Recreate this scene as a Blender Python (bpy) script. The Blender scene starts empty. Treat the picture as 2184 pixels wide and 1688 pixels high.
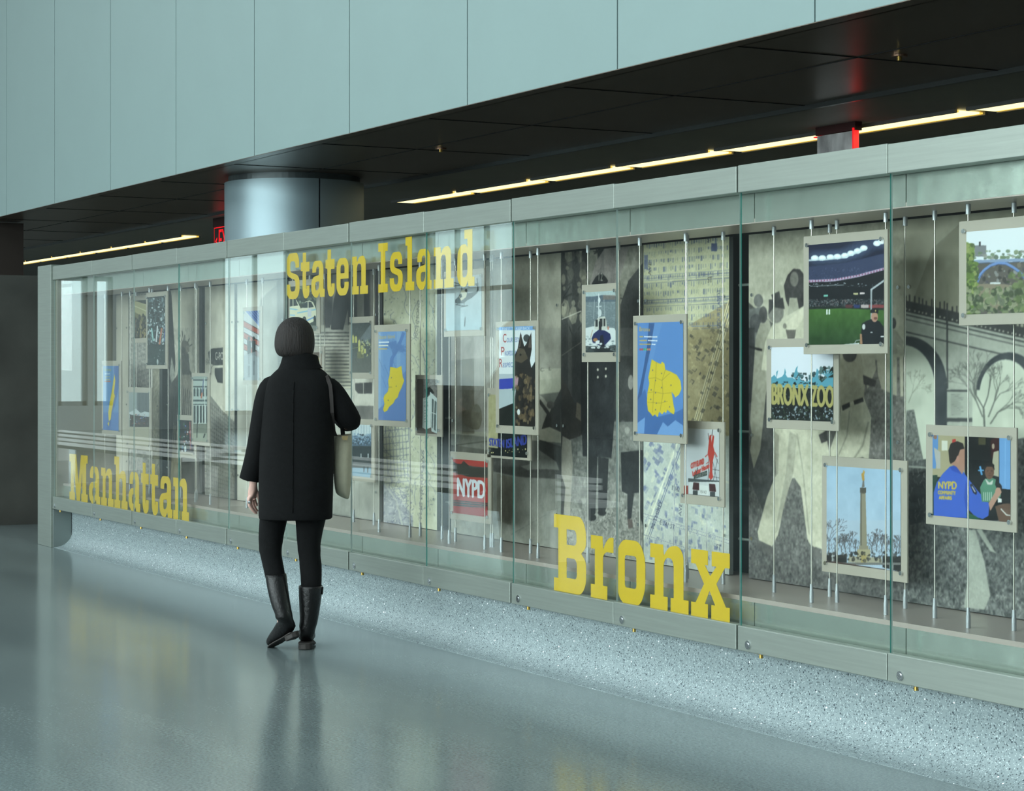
import bpy, bmesh, math, random
import numpy as np
from mathutils import Vector, Matrix
random.seed(7)
scn = bpy.context.scene
COL = scn.collection
# ---------------------------------------------------------------- camera
F_PX, VX, HY, CX = 4400.0, -1350.0, 784.0, 1092.0     # focal, vanishing point of the case line, horizon
H = 1.41                                              # eye height
TAN = (CX - VX) / F_PX
TH = math.atan(TAN); Cc, Ss = math.cos(TH), math.sin(TH)
cam = bpy.data.cameras.new('camera'); co = bpy.data.objects.new('camera', cam); COL.objects.link(co)
co.location = (0, 0, H); co.rotation_euler = (math.pi/2, 0, math.pi/2 - TH)
cam.sensor_width = 36; cam.lens = F_PX/2184*36; cam.shift_y = (HY-844)/2184
cam.clip_start = .05; cam.clip_end = 300
scn.camera = co
# ---------------------------------------------------------------- view, world, daylight
scn.view_settings.view_transform = 'Standard'; scn.view_settings.look = 'None'
scn.view_settings.exposure = 0.0; scn.view_settings.gamma = 1.0
scn.view_settings.use_curve_mapping = False
w = bpy.data.worlds.new('overcast_sky'); scn.world = w; w.use_nodes = True
wn = w.node_tree.nodes; wl = w.node_tree.links
bgn = wn['Background']
tc = wn.new('ShaderNodeTexCoord'); sp = wn.new('ShaderNodeSeparateXYZ'); cr = wn.new('ShaderNodeValToRGB')
wl.new(tc.outputs['Generated'], sp.inputs[0]); wl.new(sp.outputs['Z'], cr.inputs[0]); wl.new(cr.outputs[0], bgn.inputs[0])
cr.color_ramp.elements[0].position = 0.0; cr.color_ramp.elements[0].color = (.40, .52, .54, 1)
cr.color_ramp.elements[1].position = 0.12; cr.color_ramp.elements[1].color = (.70, .93, 1.0, 1)
bgn.inputs[1].default_value = 3.0

def area(name, loc, rot, sx, sy, power, color):
    l = bpy.data.lights.new(name, 'AREA'); l.shape = 'RECTANGLE'; l.size = sx; l.size_y = sy
    l.energy = power; l.color = color
    o = bpy.data.objects.new(name, l); COL.objects.link(o); o.location = loc; o.rotation_euler = rot
    return o
# daylight coming in through the tall windows of the hall side behind the camera
DAY = (.90, .98, 1.0)
for i, xx in enumerate((-17, -9.5, -2, 5.5)):
    area('window_daylight', (xx, -12.6, 4.3), (math.pi/2, 0, 0), 6.4, 6.0, 1300, DAY)
# added overhead fill under the closed roof, brightening the hall and floor
area('overhead_fill', (-18, -4.5, 8.9), (0, 0, 0), 50, 8, 2600, DAY)

# ---------------------------------------------------------------- pixel <-> plane
def onY(px, py, Y):
    d = F_PX*Y/(Cc*(px-VX))
    return ((Y*Ss-d)/Cc, Y, H-(py-HY)*d/F_PX)
def atd(px, py, d):
    lat = (px-CX)/F_PX*d
    return Vector((-d*Cc+lat*Ss, d*Ss+lat*Cc, H-(py-HY)*d/F_PX))
def Xat(px, Y): return onY(px, 0, Y)[0]
def Zat(px, py, Y): return onY(px, py, Y)[2]

# ---------------------------------------------------------------- colour & materials
def lin(c):
    out = []
    for v in c[:3]:
        v = v/255.0
        out.append(v/12.92 if v <= .04045 else ((v+.055)/1.055)**2.4)
    return tuple(out)
MATS = {}
def mat(name, rgb, rough=.5, metal=0., var=0., vscale=8., bump=0., bscale=60., spec=.5, emit=None, estr=0., stretch=None, coat=0.):
    if name in MATS: return MATS[name]
    m = bpy.data.materials.new(name); m.use_nodes = True; MATS[name] = m
    nt = m.node_tree; N = nt.nodes; L = nt.links; b = N['Principled BSDF']
    c = lin(rgb); b.inputs['Base Color'].default_value = (*c, 1)
    b.inputs['Roughness'].default_value = rough; b.inputs['Metallic'].default_value = metal
    b.inputs['Specular IOR Level'].default_value = spec; b.inputs['Coat Weight'].default_value = coat
    if emit:
        b.inputs['Emission Color'].default_value = (*lin(emit), 1); b.inputs['Emission Strength'].default_value = estr
    if var or bump:
        t = N.new('ShaderNodeTexCoord'); mp = N.new('ShaderNodeMapping'); L.new(t.outputs['Object'], mp.inputs[0])
        if stretch: mp.inputs['Scale'].default_value = stretch
    if var:
        n = N.new('ShaderNodeTexNoise'); n.inputs['Scale'].default_value = vscale; n.inputs['Detail'].default_value = 6
        L.new(mp.outputs[0], n.inputs['Vector'])
        r = N.new('ShaderNodeValToRGB'); L.new(n.outputs['Fac'], r.inputs[0])
        r.color_ramp.elements[0].position = .3; r.color_ramp.elements[1].position = .7
        r.color_ramp.elements[0].color = (*[v*(1-var) for v in c], 1); r.color_ramp.elements[1].color = (*[min(1, v*(1+var)) for v in c], 1)
        L.new(r.outputs[0], b.inputs['Base Color'])
    if bump:
        n2 = N.new('ShaderNodeTexNoise'); n2.inputs['Scale'].default_value = bscale; L.new(mp.outputs[0], n2.inputs['Vector'])
        bp = N.new('ShaderNodeBump'); bp.inputs['Strength'].default_value = bump; bp.inputs['Distance'].default_value = .01
        L.new(n2.outputs['Fac'], bp.inputs['Height']); L.new(bp.outputs[0], b.inputs['Normal'])
    return m
STEEL = mat('satin_steel', (136, 144, 137), .38, .5, .06, 3, .05, 300, stretch=(1, 1, 30))
APRON = mat('polished_steel', (206, 216, 206), .2, .78, .05, 2, .3, 5)
SHELF = mat('shelf_laminate', (172, 160, 152), .35, .1, .04, 5)
CHROME = mat('chrome', (220, 222, 224), .2, 1.)
BRASS = mat('brass', (190, 160, 90), .3, 1.)
BLACKM = mat('matt_black', (22, 24, 26), .6)
FASCIA = mat('fascia_panel', (128, 149, 148), .45, .0, .015, 2)
SOFFIT = mat('bronze_metal_soffit', (132, 120, 108), .3, .75, .1, 1)
CEIL2 = mat('dark_ceiling_panel', (150, 150, 142), .5, .1, .06, 2)
DARKW = mat('dark_stone', (66, 66, 62), .45, 0, .25, 2.5, .1, 20)
COLM = mat('satin_column_metal', (140, 158, 164), .5, .75, .03, 2)
WALLW = mat('hall_paint', (196, 204, 204), .7, 0, .03, 2)
HCEIL = mat('hall_ceiling_paint', (205, 212, 212), .8, 0, .02, 2)
YEL = mat('yellow_vinyl', (200, 168, 12), .42, 0, .02, 8)
RED = mat('sign_red', (200, 20, 28), .4, 0, emit=(235, 16, 26), estr=1.0)
WARM = mat('warm_diffuser', (255, 240, 190), .5, 0, emit=(255, 240, 176), estr=1.7)
AMBER = mat('amber_diffuser', (255, 220, 120), .5, 0, emit=(255, 208, 84), estr=1.0)
CLOTH = mat('black_wool', (9, 10, 11), .9, 0, .25, 60, .3, 400, spec=.2)
DENIM = mat('black_denim', (7, 8, 9), .85, 0, .2, 80, .3, 500, spec=.2)
LEATH = mat('black_leather', (12, 12, 13), .38, 0, .2, 30, .25, 60, spec=.35)
SOLE = mat('boot_sole', (44, 40, 38), .7, 0, .2, 40)
SKIN = mat('skin', (196, 158, 146), .5, 0, .05, 30)
HAIR = mat('dark_brown_hair', (22, 15, 12), .75, 0, .35, 60, .5, 160, stretch=(1, 1, .12))
CANVAS = mat('tote_canvas', (176, 172, 150), .85, 0, .05, 40, .2, 500)
ACRYL = mat('frosted_acrylic', (168, 160, 147), .4, 0, .02, 3)

def glass_mat(name, tint, ior=1.5):
    m = bpy.data.materials.new(name); m.use_nodes = True; nt = m.node_tree; N = nt.nodes; L = nt.links
    N.clear(); out = N.new('ShaderNodeOutputMaterial'); mix = N.new('ShaderNodeMixShader')
    tr = N.new('ShaderNodeBsdfTransparent'); gl = N.new('ShaderNodeBsdfGlossy'); fr = N.new('ShaderNodeFresnel'); ge = N.new('ShaderNodeNewGeometry')
    ma = N.new('ShaderNodeMapRange'); ma.inputs['To Min'].default_value = ior; ma.inputs['To Max'].default_value = 1/ior
    L.new(ge.outputs['Backfacing'], ma.inputs['Value']); L.new(ma.outputs[0], fr.inputs['IOR'])
    tr.inputs[0].default_value = (*tint, 1); gl.inputs['Roughness'].default_value = 0.0; gl.inputs[0].default_value = (1, 1, 1, 1)
    L.new(fr.outputs[0], mix.inputs[0]); L.new(tr.outputs[0], mix.inputs[1]); L.new(gl.outputs[0], mix.inputs[2])
    L.new(mix.outputs[0], out.inputs[0])
    return m
GLASS = glass_mat('clear_glass', (.955, .975, .965))
EDGE = mat('green_glass_edge', (40, 130, 120), .2, 0, spec=.8)
EDGEL = mat('pale_glass_edge', (150, 165, 160), .25, 0, spec=.8)

# ---------------------------------------------------------------- mesh helpers
def link(name, me, parent=None, loc=None):
    o = bpy.data.objects.new(name, me); COL.objects.link(o)
    if parent is not None:
        o.parent = parent
        o.location = -Vector(parent.location) if loc is None else loc
    elif loc is not None: o.location = loc
    return o
class MB:
    """gathers geometry in world coordinates and links it as one mesh object"""
    def __init__(s): s.v = []; s.f = []; s.mi = []
    def add(s, vs, fs, mi=0):
        b = len(s.v); s.v += [tuple(p) for p in vs]; s.f += [tuple(i+b for i in f) for f in fs]; s.mi += [mi]*len(fs)
    def box(s, x0, x1, y0, y1, z0, z1, mi=0):
        vs = [(x, y, z) for x in (x0, x1) for y in (y0, y1) for z in (z0, z1)]
        s.add(vs, [(0, 1, 3, 2), (4, 6, 7, 5), (0, 4, 5, 1), (2, 3, 7, 6), (0, 2, 6, 4), (1, 5, 7, 3)], mi)
    def cyl(s, p0, p1, r0, r1=None, n=16, cap=True, mi=0):
        r1 = r0 if r1 is None else r1
        p0 = Vector(p0); p1 = Vector(p1); d = (p1-p0).normalized()
        a = d.orthogonal().normalized(); b = d.cross(a)
        vs = []
        for p, r in ((p0, r0), (p1, r1)):
            for i in range(n):
                t = 2*math.pi*i/n; vs.append(p+a*math.cos(t)*r+b*math.sin(t)*r)
        fs = [(i, (i+1) % n, n+(i+1) % n, n+i) for i in range(n)]
        if cap: fs += [tuple(range(n-1, -1, -1)), tuple(range(n, 2*n))]
        s.add(vs, fs, mi)
    def loft(s, rings, cap=True, mi=0):
        n = len(rings[0]); vs = [p for r in rings for p in r]; fs = []
        for k in range(len(rings)-1):
            for i in range(n):
                fs.append((k*n+i, k*n+(i+1) % n, (k+1)*n+(i+1) % n, (k+1)*n+i))
        if cap: fs += [tuple(range(n-1, -1, -1)), tuple(range((len(rings)-1)*n, len(rings)*n))]
        s.add(vs, fs, mi)
    def prism(s, prof, x0, x1, mi=0):     # prof: (y,z) list extruded along X
        n = len(prof); vs = [(x0, y, z) for y, z in prof]+[(x1, y, z) for y, z in prof]
        fs = [(i, (i+1) % n, n+(i+1) % n, n+i) for i in range(n)]+[tuple(range(n-1, -1, -1)), tuple(range(n, 2*n))]
        s.add(vs, fs, mi)
    def build(s, name, m, parent=None, smooth=False, bevel=0., sub=0, origin=None):
        me = bpy.data.meshes.new(name)
        ms = m if isinstance(m, (list, tuple)) else [m]
        og = Vector(origin) if origin is not None else (Vector(parent.location) if parent is not None else None)
        if og is None:
            a = np.array(s.v); og = Vector(((a[:, 0].min()+a[:, 0].max())/2, (a[:, 1].min()+a[:, 1].max())/2, a[:, 2].min()))
        if parent is not None: og = Vector(world_loc(parent))
        me.from_pydata([(p[0]-og[0], p[1]-og[1], p[2]-og[2]) for p in s.v], [], s.f)
        for q in ms: me.materials.append(q)
        if len(ms) > 1: me.polygons.foreach_set('material_index', s.mi)
        bm = bmesh.new(); bm.from_mesh(me); bmesh.ops.recalc_face_normals(bm, faces=bm.faces); bm.to_mesh(me); bm.free()
        if smooth:
            me.polygons.foreach_set('use_smooth', [True]*len(me.polygons))
        o = bpy.data.objects.new(name, me); COL.objects.link(o)
        if parent is not None: o.parent = parent
        else: o.location = og
        if bevel:
            md = o.modifiers.new('bevel', 'BEVEL'); md.width = bevel; md.segments = 2; md.limit_method = 'ANGLE'
        if sub:
            md = o.modifiers.new('sub', 'SUBSURF'); md.levels = sub; md.render_levels = sub
        return o
def world_loc(o):
    v = Vector(o.location)
    while o.parent is not None:
        o = o.parent; v = v+Vector(o.location)
    return v
def thing(name, label, cat, loc, group=None):
    o = bpy.data.objects.new(name, None); COL.objects.link(o); o.location = loc; o.empty_display_size = .1
    return tag(o, label, cat, group)
def tag(o, label, cat, group=None, kind=None):
    o['label'] = label; o['category'] = cat
    if group: o['group'] = group
    if kind: o['kind'] = kind
    return o
def struct(o, label=None):
    o['kind'] = 'structure'
    if label: o['label'] = label
    return o
# ================================================================= the hall
D = 4.69                     # front plane of the display case
# floor with saw-cut joints
def floor_mat():
    m = bpy.data.materials.new('polished_terrazzo_floor'); m.use_nodes = True; nt = m.node_tree; N = nt.nodes; L = nt.links; b = N['Principled BSDF']
    t = N.new('ShaderNodeTexCoord')
    def noise(sc, det, vec=None):
        n = N.new('ShaderNodeTexNoise'); n.inputs['Scale'].default_value = sc; n.inputs['Detail'].default_value = det
        L.new(vec or t.outputs['Object'], n.inputs['Vector']); return n
    mp = N.new('ShaderNodeMapping'); mp.inputs['Scale'].default_value = (.35, 1.6, 1); L.new(t.outputs['Object'], mp.inputs[0])
    big = noise(.9, 8, mp.outputs[0]); fine = noise(90, 5)
    r = N.new('ShaderNodeValToRGB'); L.new(big.outputs['Fac'], r.inputs[0])
    r.color_ramp.elements[0].position = .3; r.color_ramp.elements[0].color = (*lin((98, 109, 111)), 1)
    r.color_ramp.elements[1].position = .72; r.color_ramp.elements[1].color = (*lin((130, 141, 140)), 1)
    r2 = N.new('ShaderNodeValToRGB'); L.new(fine.outputs['Fac'], r2.inputs[0])
    r2.color_ramp.elements[0].position = .35; r2.color_ramp.elements[0].color = (.72, .74, .74, 1)
    r2.color_ramp.elements[1].position = .75; r2.color_ramp.elements[1].color = (1.3, 1.3, 1.3, 1)
    mul = N.new('ShaderNodeMixRGB'); mul.blend_type = 'MULTIPLY'; mul.inputs[0].default_value = 1
    L.new(r.outputs[0], mul.inputs[1]); L.new(r2.outputs[0], mul.inputs[2])
    # joints every 4.57 m across the hall
    sx = N.new('ShaderNodeSeparateXYZ'); L.new(t.outputs['Object'], sx.inputs[0])
    ad = N.new('ShaderNodeMath'); ad.operation = 'ADD'; ad.inputs[1].default_value = 12.98+457; L.new(sx.outputs[0], ad.inputs[0])
    md = N.new('ShaderNodeMath'); md.operation = 'MODULO'; md.inputs[1].default_value = 4.57; L.new(ad.outputs[0], md.inputs[0])
    lt = N.new('ShaderNodeMath'); lt.operation = 'LESS_THAN'; lt.inputs[1].default_value = .006; L.new(md.outputs[0], lt.inputs[0])
    mx = N.new('ShaderNodeMixRGB'); L.new(lt.outputs[0], mx.inputs[0]); L.new(mul.outputs[0], mx.inputs[1]); mx.inputs[2].default_value = (*lin((74, 82, 84)), 1)
    L.new(mx.outputs[0], b.inputs['Base Color'])
    rr = N.new('ShaderNodeMapRange'); rr.inputs['To Min'].default_value = .10; rr.inputs['To Max'].default_value = .20
    L.new(big.outputs['Fac'], rr.inputs['Value']); L.new(rr.outputs[0], b.inputs['Roughness'])
    b.inputs['Specular IOR Level'].default_value = .42
    return m
FLOORM = floor_mat()
q = MB(); q.box(-46, 16, -12.3, 14.3, -.2, 0); fl = q.build('floor', FLOORM, origin=(0, 0, 0)); struct(fl, 'polished blue-grey terrazzo floor')
q = MB(); q.box(-46, 16, -12.3, 6.2, 9.2, 9.4); struct(q.build('ceiling', HCEIL))
# glazed side of the hall behind the camera
def wall_with_openings(name, fixed, lo, hi, zt, ops, along='x', th=.3, m=WALLW):
    q = MB(); cur = lo
    def b(a0, a1, z0, z1):
        if a1-a0 < 1e-4 or z1-z0 < 1e-4: return
        if along == 'x': q.box(a0, a1, fixed-th, fixed, z0, z1)
        else: q.box(fixed-th, fixed, a0, a1, z0, z1)
    for (a0, a1, z0, z1) in sorted(ops):
        b(cur, a0, 0, zt); b(a0, a1, 0, z0); b(a0, a1, z1, zt); cur = a1
    b(cur, hi, 0, zt)
    return struct(q.build(name, m))
ops = [(-42.8, -38.6, .9, 5.4)]+[(x-3.2, x+3.2, 1.2, 7.4) for x in (-17, -9.5, -2, 5.5)]
wall_with_openings('wall_front', -12.0, -46, 16, 9.2, ops, m=mat('hall_side_wall', (104, 110, 110), .7, 0, .05, 1))
def window(n, a0, a1, z0, z1, fixed, along='x', nv=3, nh=2):
    q = MB(); t = .05
    cuts = [a0+(a1-a0)*i/nv for i in range(nv+1)]; zc = [z0+(z1-z0)*i/nh for i in range(nh+1)]
    for a in cuts:
        a_ = min(max(a, a0+t), a1-t)
        if along == 'x': q.box(a_-t, a_+t, fixed-.2, fixed-.1, z0, z1)
        else: q.box(fixed-.2, fixed-.1, a_-t, a_+t, z0, z1)
    for z in zc:
        z_ = min(max(z, z0+t), z1-t)
        if along == 'x': q.box(a0, a1, fixed-.2, fixed-.1, z_-t, z_+t)
        else: q.box(fixed-.2, fixed-.1, a0, a1, z_-t, z_+t)
    o = struct(q.build('window_%d' % n, mat('window_frame_metal', (150, 158, 158), .4, .6)))
    q = MB()
    if along == 'x': q.box(a0, a1, fixed-.156, fixed-.144, z0, z1)
    else: q.box(fixed-.156, fixed-.144, a0, a1, z0, z1)
    q.build('window_pane', GLASS, parent=o)
for i, (a0, a1, z0, z1) in enumerate(ops): window(i+1, a0, a1, z0, z1, -12.0)
# far end of the hall, seen only as reflections in the case glass
eops = [(-4.70, -4.02, .55, 3.45), (-5.28, -4.84, .55, 3.45), (-9.6, -7.9, .3, 5.6)]  # widest opening is added so its reflection gives a bright upright patch
wall_with_openings('wall_left', -45.0, -12, 14, 9.2, eops, along='y')
for i, (a0, a1, z0, z1) in enumerate(eops): window(i+6, a0, a1, z0, z1, -45.0, 'y', 1 if a1-a0 < 1 else 2, 1)
q = MB(); q.box(15.7, 16, -12, 14, 0, 9.2); struct(q.build('wall_right', WALLW))
q = MB(); q.box(-46, 16, 14, 14.3, 0, 3.2); struct(q.build('wall_back', DARKW))
# upper fascia of big flush metal panels (each panel separate), soffits behind it
DW = 6.21; ZS = 3.105; PW = 1.828
xs0 = Xat(1738, DW)
k = -6
fas = bpy.data.objects.new('wall_upper', None); COL.objects.link(fas); fas.location = (-10, DW, ZS); fas['kind'] = 'structure'; fas['label'] = 'upper wall of pale grey-green flush metal panels'
q = MB(); q.box(-46, 16, DW+.03, DW+.2, ZS+.02, 9.2); q.build('panel_backing', BLACKM, parent=fas)
for k in range(-9, 17):
    x1 = xs0-PW*k; x0 = x1-PW
    q = MB(); q.box(x0+.006, x1-.006, DW, DW+.028, ZS, 9.2); q.build('wall_panel', FASCIA, parent=fas)
YS2 = 8.22
q = MB()
q.box(-46, 16, DW+.001, DW+.10, ZS-.004, ZS+.0)      # lip
q.box(-46, 16, DW+.10, YS2, ZS+.02, ZS+.06)
o = q.build('ceiling_soffit', SOFFIT, origin=(0, 0, ZS)); struct(o, 'dark bronze metal soffit under the upper wall')
q = MB()
for i in range(-24, 9):
    x = xs0-.914+1.828*i*1.0
    q.box(x-.003, x+.003, DW+.1, YS2, ZS+.016, ZS+.0205)
q.box(-46, 16, 7.2, 7.206, ZS+.016, ZS+.0205)
struct(q.build('trim_2', BLACKM))
q = MB(); q.box(-46, 16, YS2, YS2+.03, ZS-.01, ZS+.06); struct(q.build('trim_1', mat('trim_metal', (96, 100, 100), .3, .8)))
q = MB(); q.box(-46, 16, YS2+.03, 14.0, ZS+.03, ZS+.09); struct(q.build('ceiling_lower', CEIL2, origin=(0, 0, ZS)), 'dark ceiling beyond the soffit')
# dark stone end wall and pier beyond it
q = MB(); q.box(-18.6, -18.3, 4.55, 7.9, 0, 2.235); struct(q.build('wall_end', DARKW), 'dark stone wall at the left')
q = MB(); q.box(-24.3, -24.0, 6.36, 6.75, 0, ZS); struct(q.build('wall_pier', mat('dark_pier', (46, 40, 36), .5, 0, .1, 2)))
# strip lights in the lower ceiling
PIT = 1.463
def strip(x0, L, Y=9.40):
    lf = thing('strip_light', '', 'ceiling light', (x0+L/2, Y, ZS+.03), 'warm strip lights in the dark ceiling')
    q = MB(); q.box(x0, x0+L, Y-.09, Y+.09, ZS+.012, ZS+.024); q.build('diffuser', WARM, parent=lf)
    q = MB(); q.box(x0, x0+L, Y-.12, Y-.0905, ZS+.012, ZS+.024); q.build('diffuser_edge', AMBER, parent=lf)
    q = MB(); q.box(x0, x0+L, Y+.0905, Y+.12, ZS+.012, ZS+.024); q.build('diffuser_edge', AMBER, parent=lf)
    q = MB()
    q.box(x0-.02, x0+L+.02, Y-.145, Y-.122, ZS+.005, ZS+.029); q.box(x0-.02, x0+L+.02, Y+.122, Y+.145, ZS+.005, ZS+.029)
    q.build('frame', mat('fixture_metal', (120, 122, 120), .4, .5), parent=lf)
    return lf
xr = Xat(862, 9.4)
ords = ['first', 'second', 'third', 'fourth', 'fifth', 'sixth', 'seventh']
for i in range(7):
    lf = strip(xr+PIT*i, 1.31); lf['label'] = 'warm yellow ceiling strip light, %s in the row counted rightwards from the column' % ords[i]
xl = Xat(405, 9.4)
for i in range(6):
    lf = strip(xl-PIT*i-1.31, 1.31); lf['label'] = 'warm yellow ceiling strip light left of the column, %s counted leftwards' % ords[i]
# column
CY = 7.34; cp = atd(628, 700, F_PX*CY/(Cc*(628-VX))); CXW = cp[0]; CR = .628
colu = thing('column', 'thick round column clad in satin metal behind the display case', 'column', (CXW, CY, 0))
def arc_shell(a0, a1, r, z0, z1, n=40, th=.02):
    q = MB(); vs = []; fs = []
    for i in range(n+1):
        t = a0+(a1-a0)*i/n
        for rr in (r, r-th):
            for z in (z0, z1): vs.append((CXW+rr*math.cos(t), CY+rr*math.sin(t), z))
    for i in range(n):
        b = 4*i
        fs += [(b, b+4, b+5, b+1), (b+2, b+3, b+7, b+6), (b+1, b+5, b+7, b+3), (b, b+2, b+6, b+4)]
    fs += [(0, 1, 3, 2), (4*n, 4*n+2, 4*n+3, 4*n+1)]
    q.add(vs, fs); return q
# seam of the cladding seen at px 680
dlat = (680-628)/148.5
cam_ang = math.atan2(-CY, -CXW)
seam = cam_ang+math.asin(dlat)
g = .012
for kk in range(3):
    a0 = seam+kk*2*math.pi/3+g; a1 = seam+(kk+1)*2*math.pi/3-g
    arc_shell(a0, a1, CR, 0, ZS-.035).build('cladding', COLM, parent=colu, smooth=False)
for o in colu.children:
    for p in o.data.polygons: p.use_smooth = True
    md = o.modifiers.new('es', 'EDGE_SPLIT'); md.split_angle = .6
q = MB(); q.cyl((CXW, CY, 0), (CXW, CY, ZS+.02), CR-.035, n=64); q.build('core', mat('column_core', (90, 98, 100), .4, .8), parent=colu, smooth=False)
# exit signs
def txt_mesh(s, size=1.0, ext=0.0):
    c = bpy.data.curves.new('t', 'FONT'); c.body = s; c.size = size; c.extrude = ext
    o = bpy.data.objects.new('t', c); COL.objects.link(o)
    bpy.context.view_layer.update()
    me = bpy.data.meshes.new_from_object(o.evaluated_get(bpy.context.evaluated_depsgraph_get()))
    bpy.data.objects.remove(o); bpy.data.curves.remove(c)
    return me
def text_obj(name, s, X0, Y, Z0, h, w, m, parent, ext=.004):
    me = txt_mesh(s, 1, 0)
    co_ = np.zeros(len(me.vertices)*3); me.vertices.foreach_get('co', co_); co_ = co_.reshape(-1, 3)
    x0, x1 = co_[:, 0].min(), co_[:, 0].max(); y0, y1 = co_[:, 1].min(), co_[:, 1].max()
    pl = Vector(world_loc(parent))
    vs = [(X0+(v[0]-x0)/(x1-x0)*w-pl[0], Y-pl[1], Z0+(v[1]-y0)/(y1-y0)*h-pl[2]) for v in co_]
    fs = [tuple(p.vertices) for p in me.polygons]
    n2 = bpy.data.meshes.new(name); n2.from_pydata(vs, [], fs); n2.materials.append(m)
    o = bpy.data.objects.new(name, n2); COL.objects.link(o); o.parent = parent
    md = o.modifiers.new('sol', 'SOLIDIFY'); md.thickness = ext
    return o
ys = 8.6
ex0 = Xat(458, ys)
es = thing('exit_sign', 'edge-lit red EXIT sign with a left arrow, half hidden by the column', 'sign', (ex0+.2, ys, 2.8))
DGL = mat('dark_sign_panel', (52, 44, 42), .25, .2)
q = MB(); q.box(ex0, ex0+.62, ys-.004, ys+.004, 2.74, 3.02); q.build('sign_panel', DGL, parent=es)
q = MB(); q.box(ex0-.004, ex0, ys-.006, ys+.006, 2.74, 3.02); q.box(ex0, ex0+.62, ys-.006, ys+.006, 3.02, 3.03); q.build('lit_edge', RED, parent=es)
q = MB(); q.box(ex0+.02, ex0+.6, ys-.03, ys+.03, 3.03, ZS+.03); q.build('housing', mat('sign_housing', (60, 20, 20), .5), parent=es)
text_obj('lettering', 'EXIT', ex0+.15, ys-.008, 2.76, .24, .44, RED, es)
q = MB(); q.add([(ex0+.03, ys-.008, 2.87), (ex0+.10, ys-.008, 2.915), (ex0+.10, ys-.008, 2.89), (ex0+.075, ys-.008, 2.87), (ex0+.10, ys-.008, 2.85), (ex0+.10, ys-.008, 2.825)], [(0, 1, 2, 3), (0, 3, 4, 5)]); q.build('arrow', RED, parent=es)
ys = 9.11; ex0, ex1 = Xat(1743, ys), Xat(1820, ys)
es = thing('exit_sign', 'silver-backed illuminated sign with red edges hanging from the dark ceiling at the right', 'sign', ((ex0+ex1)/2, ys, 2.8))
SILV = mat('foil_silver', (236, 232, 236), .3, .1, .75, 7, .6, 9, stretch=(1, 1, .35))
q = MB(); q.box(ex0, ex1, ys, ys+.05, 2.72, 3.07); q.build('sign_panel', SILV, parent=es)
q = MB(); q.box(ex1, ex1+.012, ys-.01, ys+.04, 2.72, 3.09); q.build('lit_edge', RED, parent=es)
q = MB(); q.box(ex0-.02, ex1+.02, ys+.0, ys+.06, 3.075, ZS+.03); q.build('housing', mat('sign_housing', (60, 20, 20), .5), parent=es)
q = MB(); q.box(ex0-.07, ex0+.02, ys+.02, ys+.05, 3.066, 3.074); q.build('lit_edge', RED, parent=es)
# sprinkler heads / downlights in the soffit
for (px, py, nm) in ((940, 316, 'small recessed sprinkler in the dark soffit above the column'), (1918, 117, 'small recessed sprinkler in the dark soffit at the upper right')):
    Yq = (ZS+.02-H)*Cc*(px-VX)/(HY-py)
    # slope (HY-py)/(px-VX) = h*c/Y
    Yq = (ZS+.02-H)*Cc/((HY-py)/(px-VX)); Xq = Xat(px, Yq)
    s_ = thing('sprinkler', nm, 'sprinkler', (Xq, Yq, ZS+.018))
    q = MB(); q.cyl((Xq, Yq, ZS+.008), (Xq, Yq, ZS+.019), .045, n=20); q.build('cover_ring', mat('sprinkler_metal', (150, 120, 100), .3, .9), parent=s_)
    q = MB(); q.cyl((Xq, Yq, ZS-.012), (Xq, Yq, ZS+.008), .014, n=12); q.build('head', BRASS, parent=s_)
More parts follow.
